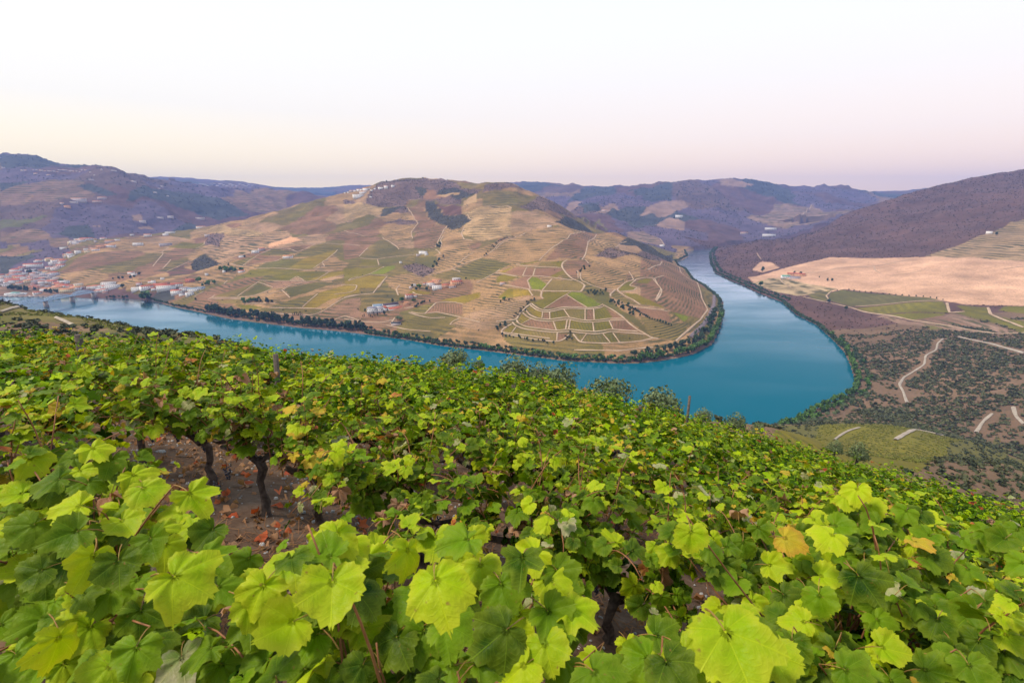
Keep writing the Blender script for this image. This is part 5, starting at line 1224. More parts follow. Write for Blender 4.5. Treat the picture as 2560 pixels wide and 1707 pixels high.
scatter('riverside_bushes', [(x, y, float(ground(x, y)), h * .45 * wd, .95) for (x, y, h, k, lab, grp, wd) in BANK[270:]], None, 'green bushes along the river shores', CM['dark'], 60)

# trees one can tell apart: (frame, hill, x, y at the foot, height in sheet units, kind, label, group)
TREES = [
 ('H',0,235,1030,150,'green','big round green tree at the water edge below the red roofed winery',None),('H',0,590,1010,75,'dark','dark purple tree below the red roofed winery complex',None),
 ('H',0,940,785,90,'green','round green tree beside the single red roof on the slope',None),('H',0,1345,560,40,'dark','lone dark tree at the fork of the pale track',None),('H',0,1560,450,35,'dark','dark tree beside the small white hut on the track',None),('H',0,905,1020,40,'dark','small dark tree right of the white sheds by the shore',None),
 ('B',0,1105,42,30,'olive','lone umbrella shaped tree on the very top of the central hill',None),('B',0,1452,55,18,'dark','small dark tree on the crest right of the umbrella tree',None),('B',0,595,75,26,'dark','dark tree on the left crest above the hilltop village',None),
 ('W',0,1000,515,90,'green','large dark green tree left of the red roofed house behind the winery',None),('W',0,840,525,75,'dark','dark tree just behind the blue roofed winery hall',None),('W',0,1210,520,70,'green','leafy tree in front of the red roofed house behind the winery',None),
 ('W',0,1300,290,110,'green','bright green tree left of the orange farmhouses',None),('W',0,1430,330,80,'dark','dark tree at the foot of the orange farmhouses',None),('W',0,1250,320,70,'dark','dark tree between the white hut and the orange farmhouses',None),('W',0,1180,260,60,'dark','dark tree behind the small white hut',None),
 ('W',0,700,740,75,'dark','dark round tree in front of the arched winery gable',None),('W',0,365,690,60,'dark','dark tree at the left end of the white winery',None),('W',0,245,660,40,'dark','dark bush on the terrace left of the white winery',None),('W',0,2110,135,50,'dark','dark tree right of the flat roofed shed above the red roofs',None),
 ('W',0,930,840,110,'olive','yellow poplar beside the dark boathouse, left one',None),('W',0,970,860,110,'olive','yellow poplar beside the dark boathouse, right one',None),
 ('C',0,105,1000,60,'green','bright green tree beside the yellow plot left of the bell shaped field',None),('C',0,60,1030,40,'dark','dark bush left of the bright green tree by the yellow plot',None),('C',0,170,1005,35,'dark','dark bush right of the bright green tree by the yellow plot',None),
 ('T',0,2210,980,90,'dark','dark round tree on the shore right of the bridge',None),('T',1,1090,760,80,'green','rounded green tree in the middle of the town',None),('T',1,1400,805,55,'dark','dark tree among the red roofs, right part of the town',None),
 ('E',3,365,290,45,'green','pale green tree standing alone on the right shore below the pink field',None),('E',3,620,200,28,'dark','dark tree behind the farmhouse in the pink field, left one',None),('E',3,668,203,28,'dark','dark tree behind the farmhouse in the pink field, right one',None),
 ('E',3,380,180,40,'dark','dark tree on the small round field by the river',None),('E',3,870,250,25,'dark','left one of the two trees alone in the pink field',None),('E',3,903,252,25,'dark','right one of the two trees alone in the pink field',None),('E',3,808,225,14,'dark','small bush left of the two trees in the pink field',None),
 ('E',3,880,415,35,'dark','dark tree on the pale track beside the olive green field',None),('E',3,1010,470,35,'dark','bush on the bank of the pale track above the scrub',None),('D',3,2180,462,22,'dark','dark bush beside the white hut at the top of the terraced field',None),
 ('E',4,1580,1345,45,'olive','pale bush at the top of the lower vineyard, left one',None),('E',4,1690,1355,55,'olive','pale round bush above the bend of the gravel track',None),
]
for fr, g, x, y, h, k, lab, grp in TREES:
    u, v = sheet(fr, [x, y]); w = sight(u, v, [g])[0]; hm = h / FRAME[fr][2] / 1280 * w[1]
    tree('tree', w[0], w[1], hm, k, lab, grp, wide=(1.35 if k == 'green' else 1.1))
def tree_row(fr, g, pts, n, h, kind, label, group, name='tree', jit=0.):
    u, v = sheet(fr, pts); w = sight(u, v, [g]); seg = np.linalg.norm(np.diff(w[:, :2], axis=0), axis=1); L = np.concatenate([[0], np.cumsum(seg)])
    for q_, s in enumerate(np.linspace(0, L[-1], n)):
        lb = f'{label}, ' + ('leftmost' if q_ == 0 else 'rightmost' if q_ == n - 1 else f'{ORD[q_]} from left' if q_ < n / 2 else f'{ORD[n - 1 - q_]} from right') if w[0, 0] / w[0, 1] < w[-1, 0] / w[-1, 1] and len(label.split()) < 13 else label
        x = np.interp(s, L, w[:, 0]) + _r.normal(0, jit); y = np.interp(s, L, w[:, 1]) + _r.normal(0, jit)
        tree(name, x, y, h * _r.uniform(.75, 1.2), kind, lb, group, parts=False)
tree_row('C',0,[1700,1075,1790,1120,1900,1180,2000,1240,2100,1270,2190,1300,2290,1335],24,5,'dark','small round tree in the row beside the brown plot near the bend','row of small trees beside the brown plot')
tree_row('C',0,[60,1460,230,1480,400,1510,560,1530,720,1560],16,4.5,'dark','dark bush in the row below the bell shaped field','bushes below the bell shaped field',jit=2)
tree_row('C',0,[950,1450,980,1490,950,1530],8,4.5,'scrub','bush in the clump inside the bell shaped field, near its bottom','clump of bushes in the bell shaped field',jit=4)
tree_row('C',0,[1500,1000,1600,1050,1700,1130,1820,1200],26,6,'dark','olive in the dark strip right of the bell shaped field','dark strip of olives right of the bell shaped field',jit=5)
tree_row('C',0,[1210,920,1290,900,1380,875],14,6,'dark','tree in the dark clump above the bell shaped field','dark clump above the bell shaped field',jit=5)
tree_row('C',0,[250,1230,330,1130,430,1040,480,970],14,5,'scrub','bush along the left edge of the bell shaped field','bushes along the left edge of the bell shaped field',jit=4)
tree_row('C',0,[0,1390,80,1340,150,1310],8,6,'dark','dark bush in the clump left of the lowest yellow plot','dark clump left of the lowest yellow plot',jit=3)
tree_row('A',0,[1315,1192,1350,1194,1440,1198],6,7,'cypress','dark tree in the short row on the pale shore track','short row of dark trees on the shore track')
tree_row('A',0,[650,1030,750,1020,860,1005],10,9,'green','green tree in the left half of the grove by the shore fields','grove by the shore fields',jit=3)
tree_row('A',0,[870,1010,960,1020,1050,1030],9,8,'dark','dark tree in the right half of the grove by the shore fields','grove by the shore fields',jit=3)
tree_row('A',0,[390,610,480,620,560,630,660,610],12,13,'green','poplar in the green grove beside the white dome','poplar grove on the left slope',jit=4)
tree_row('A',0,[140,815,220,790,330,770],8,10,'green','tree in the green hedge above the white sheds','green hedge above the white sheds',jit=4)
tree_row('W',0,[325,775,350,775],2,6.5,'cypress','cypress of the left pair on the winery terrace','cypresses below the white winery')
tree_row('W',0,[430,770,470,785,520,790,585,780],7,6.5,'cypress','cypress in the row on the terrace below the white winery','cypresses below the white winery')
tree_row('W',0,[460,722,490,724,595,735,625,738],4,5,'cypress','cypress against the white winery wall','cypresses below the white winery')
tree_row('W',0,[1210,620,1300,570,1440,520],9,6,'dark','dark tree in the hedge right of the winery','dark hedge right of the winery',jit=2)
tree_row('B',0,[1290,1280,1320,1180,1360,1150],6,9,'dark','dark tree in the gully above the farmhouses','gully trees above the farmhouses',jit=4)
tree_row('B',0,[1310,1000,1340,960,1330,1010],6,8,'dark','dark tree in the gully below the large wood','gully trees below the large wood',jit=3)
tree_row('B',0,[1960,1130,2150,930,2250,880,2352,855],18,5,'scrub','bush on the hedge line along the diagonal track','hedge along the diagonal track',jit=3)
tree_row('C',0,[1230,560,1120,610,1070,640],8,6,'dark','dark bush in the hollow between the terraced slopes','bushes in the hollow between terraced slopes',jit=4)
tree_row('T',1,[140,880,250,890,400,900,560,910],14,13,'dark','tall dark green tree behind the white river boat','dark trees behind the river boat',jit=4)
tree_row('T',1,[800,940,950,935,1090,930],9,9,'dark','dark tree in front of the yellow riverside houses','dark trees in front of the yellow houses',jit=3)
tree_row('T',1,[480,590,560,600,650,580],6,10,'dark','dark tree below the large red roofed hall','trees below the large red roofed hall',jit=3)
tree_row('E',3,[1030,320,1300,350,1640,375,1740,395],16,4.0,'dark','small tree in the row along the top of the green field','row along the top of the green field')
tree_row('G',0,[985,1215,1060,1222,1140,1215,1180,1180],8,8,'dark','dark tree round the red roofed farmhouse above the town','trees round the farmhouse above the town',jit=4)

# scrub and woodland (nobody could count it)
def scrub_points(groups, kinds, n, ymin, ymax, seed, power=1.0):
    r = np.random.default_rng(seed); sel = np.nonzero(np.isin(fg, groups) & np.isin(kind, kinds) & (fy > ymin) & (fy < ymax) & (fz > 3) & (np.abs(fx) < fy * 1.25))[0]
    # even spread over the ground
    dx = (TCOL[1] - TCOL[0]) * fy[sel]; ri = sel // nC; dy = np.gradient(YROW)[ri]; wgt = (dx * dy) ** power
    # skip what lies behind a ridge
    i = r.choice(sel, n, p=wgt / wgt.sum())
    x = fx[i] + r.uniform(-.5, .5, n) * (TCOL[1] - TCOL[0]) * fy[i]; y = fy[i] + r.uniform(-.5, .5, n) * np.gradient(YROW)[i // nC]
    return x, y, ground(x, y), r
# hidden ground carries no bushes: a running horizon per column
_ang = (ZZ - EYE) / YY; _hor = np.maximum.accumulate(_ang, axis=0); VIS = (_ang > _hor - .012).ravel()
kind_ = kind.copy(); kind = np.where(VIS, kind, -1)
x, y, z, r = scrub_points([3], [SCRUB, HEATH], 11500, 200, 760, 31, .75)
_k = (fbm(x / 60, y / 60, 3) + r.uniform(-.35, .35, len(x))) > -.22
scatter('hillside_scrub', [(a, b, c, q, .8) for a, b, c, q, k_ in zip(x, y, z, r.uniform(.9, 3.1, len(x)), _k) if k_], None, 'grey green scrub on the slope of the right bank', CM['scrub'], 20, 4, .46)
x, y, z, r = scrub_points([4], [SCRUB, HEATH, DARKG], 2600, 120, 700, 41, .75)
scatter('slope_scrub', [(a, b, c, q, .8) for a, b, c, q in zip(x, y, z, r.uniform(.5, 1.9, len(x)))], None, 'olive and grey bushes in the dip below the vineyard', CM['scrub'], 28, 14, .42)
x, y, z, r = scrub_points([4], [GREEN, OLIVE], 9000, 150, 420, 51, .9)
_k = np.mod(z / 1.35 + .25 * vnoise(x / 20, y / 20), 1) < .42
scatter('vineyard_rows', [(a, b, c, q, .8) for a, b, c, q, k_ in zip(x, y, z, r.uniform(.45, .85, len(x)), _k) if k_], None, 'olive green vine rows of the lower vineyards on the near slope', CM['vine'], 12, 15, .5)
x, y, z, r = scrub_points([3], [SCRUB, HEATH], 9500, 760, 2600, 32, .8)
scatter('hillside_heath', [(a, b, c, q, .9) for a, b, c, q in zip(x, y, z, r.uniform(.9, 2.6, len(x)) * np.clip(y / 1500, .8, 1.5))], None, 'dark heath and scattered trees on the upper right hillside', CM['heath'], 10, 5, .5)
x, y, z, r = scrub_points([0], [WOOD, SCRUB], 6000, 600, 2300, 33, .8)
scatter('hillside_wood', [(a, b, c, q, 1.0) for a, b, c, q in zip(x, y, z, r.uniform(.8, 2.3, len(x)))], None, 'dark woodland patches on the central hill', CM['wood'], 12, 6, .5)
x, y, z, r = scrub_points([1, 2], [WOOD, SCRUB, MOUNT], 5000, 1300, 4600, 34, .6)
scatter('mountain_wood', [(a, b, c, q, 1.0) for a, b, c, q in zip(x, y, z, r.uniform(2.0, 4.6, len(x)) * np.clip(y / 2500, .6, 1.5))], None, 'dark woods on the far mountains', CM['wood'], 12, 7, .55)
x, y, z, r = scrub_points([0], [TAN, OLIVE, BROWN, DUN, SOIL, GREEN], 700, 640, 2000, 35, .7)
scatter('field_bushes', [(a, b, c, q, .9) for a, b, c, q in zip(x, y, z, r.uniform(.6, 1.7, len(x)))], None, 'small dark bushes dotted between the vineyard plots', CM['dark'], 16, 8, .5)
kind = kind_
# ------------------------------------------------------------------ buildings
WALLC = {'W': ('white', (.80, .77, .75)), 'Y': ('yellow', (.74, .60, .38)), 'P': ('grey pink', (.56, .47, .45)), 'O': ('orange', (.64, .37, .22)), 'R': ('red', (.52, .22, .16))}
ROOFC = {'R': ('red', (.46, .13, .075)), 'O': ('orange', (.58, .26, .13)), 'G': ('grey', (.26, .24, .28)), 'N': ('flat pale', (.62, .58, .57)), 'B': ('blue grey', (.20, .27, .36)), 'D': ('dark', (.085, .06, .075)), 'T': ('green', (.10, .36, .27)), 'K': ('black', (.03, .045, .055))}
WM = {k: mottled('plaster_' + n.replace(' ', '_'), c, tuple(x * .86 for x in c), .5, .85, .2) for k, (n, c) in WALLC.items()}
def roof_material(name, c):
    m = mottled(name, c, tuple(x * .72 for x in c), .8, .8, .2); return m
RM = {k: roof_material('roof_' + n.replace(' ', '_'), c) for k, (n, c) in ROOFC.items()}
M['glass'] = mat('dark_window', (.03, .035, .045), .15, .5)
M['shutter'] = mat('window_frame', (.55, .5, .47), .6, .3)

def house(x, y, w, d, h, rot, roof, wall, label, cat='house', group=None, windows=0, storeys=1, form='gable', name='house', z=None, rise=None):
    c, s = math.cos(rot), math.sin(rot)
    cor = [(x + a * w / 2 * c - b * d / 2 * s, y + a * w / 2 * s + b * d / 2 * c) for a in (-1, 1) for b in (-1, 1)]
    zs = [float(ground(*p)) for p in cor]
    z0 = float(np.mean(zs)) if z is None else z
    low = z0 - min(zs) + 1.0
    root = empty(name, (x, y, z0), label, cat, group, rot)
    MB().box((0, 0, (h - low) / 2), (w, d, h + low)).build('wall', WM[wall], root)
    b = MB(); ov = .35; W, D = w / 2 + ov, d / 2 + ov; t = .18
    rise = rise if rise is not None else min(w, d) * .24
    if roof == 'N':
        b.box((0, 0, h + .12), (w + .3, d + .3, .24)); b.box((0, -d / 2 - .02, h + .45), (w + .3, .2, .5)); b.box((0, d / 2 + .02, h + .45), (w + .3, .2, .5))
        b.build('roof', RM[roof], root)
    else:
        zr = h + rise
        if form == 'hip':
            e = min(W, D) * .9
            if w >= d: r1, r2 = (-W + e, 0), (W - e, 0)
            else: r1, r2 = (0, -D + e), (0, D - e)
            V = [(-W, -D, h), (W, -D, h), (W, D, h), (-W, D, h), (*r1, zr), (*r2, zr), (-W, -D, h - t), (W, -D, h - t), (W, D, h - t), (-W, D, h - t)]
            if w >= d: f4 = [(0, 1, 5, 4), (2, 3, 4, 5)]; f3 = [(1, 2, 5), (3, 0, 4)]
            else: f4 = [(1, 2, 5, 4), (3, 0, 4, 5)]; f3 = [(0, 1, 4), (2, 3, 5)]
            b.add(V, f4 + [(6, 7, 1, 0), (7, 8, 2, 1), (8, 9, 3, 2), (9, 6, 0, 3), (9, 8, 7, 6)], f3)
        else:
            V = [(-W, -D, h), (W, -D, h), (W, D, h), (-W, D, h), (-W, 0, zr), (W, 0, zr)]
            V += [(a, q, z - t) for a, q, z in V]
            b.add(V, [(0, 1, 5, 4), (2, 3, 4, 5), (6, 10, 11, 7), (8, 11, 10, 9), (0, 6, 7, 1), (2, 8, 9, 3), (0, 4, 10, 6), (4, 3, 9, 10), (1, 7, 11, 5), (5, 11, 8, 2)])
            g = MB(); g.add([(-w / 2, -d / 2, h), (-w / 2, d / 2, h), (-w / 2, 0, zr - t * 1.2), (w / 2, -d / 2, h), (w / 2, d / 2, h), (w / 2, 0, zr - t * 1.2)], [(0, 3, 5, 2), (1, 2, 5, 4), (0, 1, 4, 3)], [(0, 2, 1), (3, 4, 5)])
            g.build('gable', WM[wall], root)
        b.build('roof', RM[roof], root)
    if windows:
        for st in range(storeys):
            for i in range(windows):
                wx = (-.5 + (i + .5) / windows) * w; wz = h * (st + .55) / storeys
                ww, wh = min(1.2, w / windows * .45), min(1.6, h / storeys * .5)
                o = MB().box((wx, -d / 2 - .02, wz), (ww, .08, wh)).build('window', M['glass'], root)
                MB().box((wx, -d / 2 - .04, wz - wh / 2 - .08), (ww + .3, .2, .12)).build('sill', M['shutter'], o)
    return root

PENDING = []
def houses(fr, g, cluster, items):
    for (x, y, w, h, roof, wall) in items: PENDING.append((fr, g, cluster, x, y, w, h, roof, wall))
houses('T', 1, 'in the riverside town', [
 (260,590,130,75,'R','W'),(330,558,90,55,'R','W'),(400,528,100,55,'R','P'),(590,500,260,80,'R','W'),(690,392,100,35,'R','W'),(640,400,60,25,'N','W'),(900,372,110,50,'O','Y'),(1060,384,210,42,'O','W'),(820,375,40,22,'N','W'),(930,450,100,45,'N','W'),(1030,440,120,45,'G','P'),(1150,452,110,60,'R','W'),(1215,445,55,50,'N','W'),
 (1125,500,120,50,'R','W'),(1100,560,130,50,'R','W'),(885,520,90,50,'R','W'),(980,536,90,52,'R','W'),(835,606,80,62,'O','Y'),(985,615,120,45,'R','W'),(1190,606,120,45,'G','P'),(750,585,90,30,'R','P'),(560,560,160,28,'N','W'),
 (1435,500,85,65,'R','W'),(1495,512,130,26,'N','W'),(1400,572,60,66,'N','W'),(1465,600,60,35,'R','W'),(1620,582,260,36,'N','W'),
 (40,645,100,30,'R','P'),(150,640,70,30,'N','P'),(270,650,150,30,'G','P'),(380,640,80,25,'N','P'),(700,690,240,55,'G','P'),(830,695,120,35,'N','W'),(980,650,160,22,'G','P'),(880,690,80,22,'G','P'),
 (40,750,150,36,'N','W'),(210,755,140,45,'R','W'),(345,742,130,40,'R','P'),(570,712,120,52,'R','W'),(520,768,120,60,'O','Y'),(635,786,110,60,'G','P'),(745,786,90,62,'R','W'),(820,765,90,42,'N','W'),(945,778,130,50,'R','P'),(1055,806,140,45,'R','R'),(1150,785,140,45,'N','W'),(1220,706,120,55,'R','P'),(1320,694,60,38,'R','W'),(1400,706,90,52,'N','Y'),(1475,696,100,62,'N','P'),(1590,686,120,45,'O','W'),(1360,775,95,58,'R','W'),(1500,776,80,52,'N','W'),(1600,796,130,48,'R','W'),
 (1720,806,200,45,'R','W'),(1930,826,210,55,'N','W'),(2020,876,240,55,'N','W'),(1700,866,140,48,'R','W'),(1790,866,60,50,'N','W'),(1860,926,110,45,'R','W'),(1750,938,110,40,'R','W'),(1880,950,70,30,'R','P'),(645,886,110,60,'R','O'),(850,906,170,42,'O','W'),(1010,896,190,52,'O','Y'),(1190,936,210,75,'O','Y'),(1345,906,160,60,'O','W'),(1450,868,100,36,'O','P'),(680,966,120,36,'R','W'),(120,826,110,28,'N','W'),(1260,846,130,30,'R','P'),(1150,826,110,30,'R','P'),(30,806,80,25,'G','P'),(860,846,90,26,'G','P'),(990,700,90,28,'N','P'),(450,690,70,24,'N','W'),(600,800,60,25,'R','P'),(1110,700,60,30,'R','W'),
 (1290,830,70,25,'N','W'),(1540,830,90,30,'G','P'),(720,830,90,26,'N','P'),(560,850,80,30,'R','O')])
houses('T', 0, 'on the ridge road', [
 (1405,244,82,56,'N','W'),(1310,284,140,18,'N','W'),(1160,308,95,26,'N','W'),(1040,322,85,25,'N','P'),(1560,226,80,30,'N','Y'),(1540,178,60,24,'N','W'),(1700,196,110,45,'O','W'),(1640,162,55,28,'O','P'),(1800,150,130,48,'O','O'),(1960,136,160,55,'O','W'),(1960,48,140,40,'O','P'),(1720,44,50,28,'N','P'),(2085,16,80,24,'N','W')])
houses('H', 0, 'right of the town', [
 (35,672,70,34,'R','W'),(75,690,60,24,'N','W'),(130,296,110,34,'N','W'),(510,296,140,30,'G','P'),(265,170,85,34,'O','W'),(500,160,60,28,'N','W'),(560,124,115,14,'N','W'),(60,134,40,16,'N','W'),(460,748,45,28,'N','W'),(340,796,50,36,'N','W'),(300,790,60,28,'R','W'),(145,824,60,40,'R','P'),(825,782,105,40,'R','R'),(1055,688,40,26,'N','W'),(1282,652,36,28,'N','W'),(1510,650,75,26,'R','W'),(1515,448,60,18,'N','W'),(1700,394,85,34,'N','W'),(1795,358,75,34,'R','P'),(2130,464,115,42,'O','W'),(1060,168,60,22,'N','P'),(980,52,105,20,'O','W')])
houses('H', 0, 'in the red winery complex', [
 (140,886,160,26,'N','W'),(270,876,150,58,'R','W'),(450,860,170,62,'R','R'),(520,936,220,84,'R','W'),(660,886,140,52,'R','W'),(645,948,130,64,'R','W'),(760,906,120,58,'G','W'),(900,898,180,40,'B','W'),(985,874,90,32,'B','W'),(835,958,90,42,'N','W'),(345,892,60,36,'R','W'),(720,960,70,30,'G','W')])
houses('B', 0, 'in the hilltop village', [
 (150,222,34,18,'O','W'),(200,217,42,28,'O','W'),(240,207,30,16,'N','W'),(300,218,72,36,'O','W'),(350,192,28,18,'N','W'),(385,212,30,14,'N','W'),(430,192,28,14,'N','W'),(520,188,62,14,'N','W'),(590,184,52,38,'O','W'),(690,158,42,18,'N','W'),(270,248,100,26,'O','W'),(220,302,165,24,'N','W'),(375,308,28,16,'N','W'),(105,228,42,24,'O','P'),(60,242,26,14,'N','W'),(12,246,22,12,'N','W')])
houses('B', 0, 'in the mid slope hamlet', [(1080,1104,62,48,'N','W'),(1130,1100,60,38,'N','W'),(1158,1112,42,34,'G','W'),(1040,1122,42,22,'N','P'),(796,1222,30,20,'N','W')])
houses('W', 0, 'in the orange farm cluster', [
 (1490,238,120,60,'O','W'),(1535,206,95,44,'R','P'),(1530,262,95,60,'N','P'),(1612,226,95,68,'O','O'),(1400,226,60,40,'R','P'),(1600,176,150,28,'O','P'),(1625,306,180,54,'N','W'),(1765,276,130,60,'R','O'),(1870,280,110,46,'O','P'),(1960,226,190,66,'R','O'),(1960,156,135,40,'N','P'),(1205,250,56,34,'N','W'),(1160,284,42,24,'N','P')])
houses('W', 0, 'behind the white winery', [(1140,462,125,76,'R','P'),(1235,436,54,36,'O','W'),(1075,576,95,56,'O','O')])
houses('C', 0, 'among terraced plots', [(90,796,62,38,'O','P'),(692,44,50,22,'N','W')])
houses('E', 3, 'of the farm in the pink field', [(560,230,60,22,'T','W'),(606,212,70,22,'R','O'),(655,216,75,22,'R','O'),(620,236,70,16,'G','P')])
houses('D', 2, 'by the far river', [(790,470,72,14,'N','W'),(800,432,64,12,'N','W'),(240,356,42,14,'N','W'),(640,455,40,12,'O','P')])
houses('D', 3, 'atop the terraced field', [(2135,453,28,14,'N','W')])
houses('M', 2, 'left of the narrow river', [(1925,678,32,12,'N','W'),(1480,405,40,10,'O','P')])
houses('F', 1, 'on the left mountain', [
 (660,488,100,22,'O','P'),(697,482,20,24,'N','P'),(620,499,50,12,'N','P'),(525,510,26,9,'O','P'),(570,540,42,14,'O','O'),(1205,667,42,18,'N','P'),(1435,628,42,18,'N','P'),(1350,627,42,10,'N','P'),(1680,637,62,12,'N','P'),(862,464,62,10,'O','P'),(815,488,60,9,'O','P'),(772,307,32,8,'N','P'),(1125,322,36,10,'N','P'),(1362,364,22,8,'N','P'),(1305,414,26,8,'N','P'),(760,245,14,8,'N','P'),(855,224,14,10,'N','P'),(796,268,12,7,'N','P'),(1410,442,18,6,'N','P'),(1340,380,16,6,'N','P')])
houses('F', 1, 'in the high village', [(30,205,24,6,'N','P'),(190,228,24,6,'N','P'),(215,226,20,6,'O','P')] + [(280 + i * 24 + (i * 37 % 11), 222 + (i * 53 % 17), 12 + (i * 29 % 14), 5 + (i * 13 % 4), 'ON'[i % 2], 'PPP'[i % 3]) for i in range(19)] + [(960,230,36,7,'N','P'),(410,266,28,7,'O','P'),(300,258,26,6,'O','P')])
houses('F', 5, 'on the pale ridge', [(1610 + i * 27, 338 + (i * 31 % 23), 16 + (i * 17 % 14), 5, 'N', 'P') for i in range(20)])
# more roofs fill the town between the ones picked out above
_tr = random.Random(8); TOWN = [(0,640),(200,590),(480,600),(820,620),(1250,620),(1650,640),(1560,720),(1850,800),(2050,840),(1900,930),(1500,860),(1250,880),(700,930),(560,820),(0,790)]
for _i in range(400):
    x_, y_ = _tr.uniform(0, 2050), _tr.uniform(600, 940)
    if not in_poly(np.array([x_]), np.array([y_]), TOWN)[0] or any(fr == 'T' and abs(a - x_) < 55 and abs(b - y_) < 22 for fr, _g, _c, a, b, *_ in PENDING): continue
    houses('T', 1, 'in the riverside town', [(x_, y_, _tr.uniform(60, 130), _tr.uniform(28, 52), _tr.choice('RRRONG'), _tr.choice('WWWWYP'))])
# place them; houses alike in one cluster are told apart by their place from the left
_built = []
for (fr, g, cl, x, y, w, h, roof, wall) in PENDING:
    u, v = sheet(fr, [x, y]); p = sight(u, v, [g])[0]; px = p[1] / FRAME[fr][2] / 1280
    W, H = w * px, h * px
    big = 'large' if W > 24 else 'small' if W < 11 else ''
    shape = 'long low' if w > 4.2 * h else big
    rname = {'N': 'flat roof', 'G': 'grey roof', 'R': 'red roof', 'O': 'orange roof', 'B': 'blue grey roof', 'T': 'green roof'}[roof]
    _built.append((' '.join(f'{shape} {WALLC[wall][0]} house with {rname} {cl}'.split()), cl, float(u[0]), p, W, H, roof, wall, w / FRAME[fr][2]))
from collections import defaultdict
_by = defaultdict(list)
for i, b in enumerate(_built): _by[b[0]].append(i)
_lab = {}
for k, ids in _by.items():
    ids.sort(key=lambda i: _built[i][2])
    for j, i in enumerate(ids):
        if len(ids) == 1: _lab[i] = k
        else:
            place = 'leftmost' if j == 0 else 'rightmost' if j == len(ids) - 1 else f'{ORD[j]} from left' if j <= len(ids) // 2 else f'{ORD[len(ids) - 1 - j]} from right'
            _lab[i] = f'{k}, {place}'
_hr = random.Random(4)
for i, (desc, cl, u, p, W, H, roof, wall, pxw) in enumerate(_built):
    rot = -math.atan2(p[0], p[1]) + _hr.uniform(-.35, .35)
    d = min(max(W * .6, 5), 12); x = p[0] + math.sin(-rot) * d / 2 * 1; y = p[1] + math.cos(rot) * d / 2
    hw = max(2.8, H * (.80 if roof != 'N' else .95))
    house(x, y, W, d, hw, rot, roof, wall, _lab[i], 'house', 'houses ' + cl, windows=(0 if pxw < 14 else max(2, int(W / 3.6))), storeys=2 if hw > 5.2 else 1, form='hip' if (i % 3 == 0 and W < 20) else 'gable', rise=max(.7, min(d, W) * .17))

# the white winery by the river: five buildings side by side
def at_w(x, y): u, v = sheet('W', [x, y]); return sight(u, v, [0])[0]
_p = at_w(490, 725); _k = _p[1] / 6.918 / 1280; _zw = _p[2]
_rw = -math.atan2(_p[0], _p[1]) - .05
def wb(cx, back, w, d, h, rot, roof, label, **kw):
    c, s = math.cos(_rw), math.sin(_rw); lx = (cx - 490) * _k; ly = back
    return house(_p[0] + lx * c - ly * s, _p[1] + lx * s + ly * c, w, d, h, _rw + rot, roof, 'W', label, 'winery building', 'buildings of the white winery by the river', name='winery_building', z=_zw + kw.pop('dz', 0), **kw)
wb(484, 7, 165 * _k, 13, 9.5, 0, 'G', 'white two storey winery block with grey roof facing the river', windows=6, storeys=2, form='hip', rise=2.6)
wb(620, 8, 100 * _k, 12, 8.0, 0, 'G', 'smaller white winery block with grey roof and chimney like gable', windows=3, storeys=2, form='hip', rise=2.2)
wb(600, 30, 210 * _k, 20, 8.5, .12, 'B', 'white winery hall with broad blue grey roof behind the front block', windows=0, rise=2.2, dz=1)
wb(800, 30, 290 * _k, 11, 9.0, .42, 'D', 'long winery hall with dark roof, highest of the white halls', windows=0, rise=3.0, dz=1)
wb(890, 17, 280 * _k, 12, 5.2, .42, 'R', 'long winery hall with bright red roof and white end walls', windows=7, rise=2.8)
wb(690, 12, 95 * _k, 12, 7.5, 1.2, 'R', 'white winery gable with arched red coping between block and hall', windows=2, rise=3.6)
_q = at_w(890, 928); house(_q[0], _q[1] + 5, 15, 9, 3.0, -math.atan2(_q[0], _q[1]) - .1, 'K', 'P', 'dark roofed boathouse under the yellow poplars', 'boathouse', None, name='boathouse', rise=1.5)
# paved yard
# iron bridge across the river by the town: three bowstring spans on stone piers
def water_at(fr, x, y):
    u, v = sheet(fr, [x, y]); t, s = bearing(u, v); yy = -EYE / s; return np.array([t[0] * yy[0], yy[0], 0.])
P1, P2 = water_at('T', 830, 1196), water_at('T', 1295, 1108)
_ax = P2 - P1; _sp_ = np.linalg.norm(_ax); _ax /= _sp_; _rt = np.array([_ax[1], -_ax[0], 0]); DECK = 13.0
M['iron'] = mottled('blue_grey_iron', (.34, .46, .60), (.46, .57, .70), .4, .55, .4)
M['stone'] = mottled('pier_granite', (.30, .23, .21), (.42, .34, .31), .5, .9, .2)
bridge = empty('iron_bridge', (0, 0, 0), 'blue grey iron bridge with arched trusses crossing the river to the town', 'bridge')
ends = [P1 - _ax * _sp_, P1, P2, P2 + _ax * _sp_ * .92]
b = MB(); b.bar(ends[0] + (0, 0, DECK), ends[3] + (0, 0, DECK), 6.4, .7); b.build('deck', M['iron'], bridge)
for k in range(3):
    A, B = ends[k], ends[k + 1]
    for sd in (-3.4, 3.4):
        b = MB(); n = 12; bot, top = [], []
        for i in range(n + 1):
            t = i / n; q = A + (B - A) * t + _rt * sd
            bot.append(q + (0, 0, DECK + .3)); top.append(q + (0, 0, DECK + .9 + 6.8 * (1 - (2 * t - 1) ** 2)))
        for i in range(n):
            b.bar(bot[i], bot[i + 1], .7, 1.0); b.bar(top[i], top[i + 1], .8, .9); b.bar(bot[i], top[i], .5, .5)
            b.bar(bot[i], top[i + 1], .22, .22); b.bar(top[i], bot[i + 1], .22, .22)
        b.build('truss', M['iron'], bridge)
    b = MB()
    for sd in (-3.7, 3.7):
        b.bar(A + _rt * sd + (0, 0, DECK + 1.4), B + _rt * sd + (0, 0, DECK + 1.4), .12)
    b.build('handrail', M['iron'], bridge)
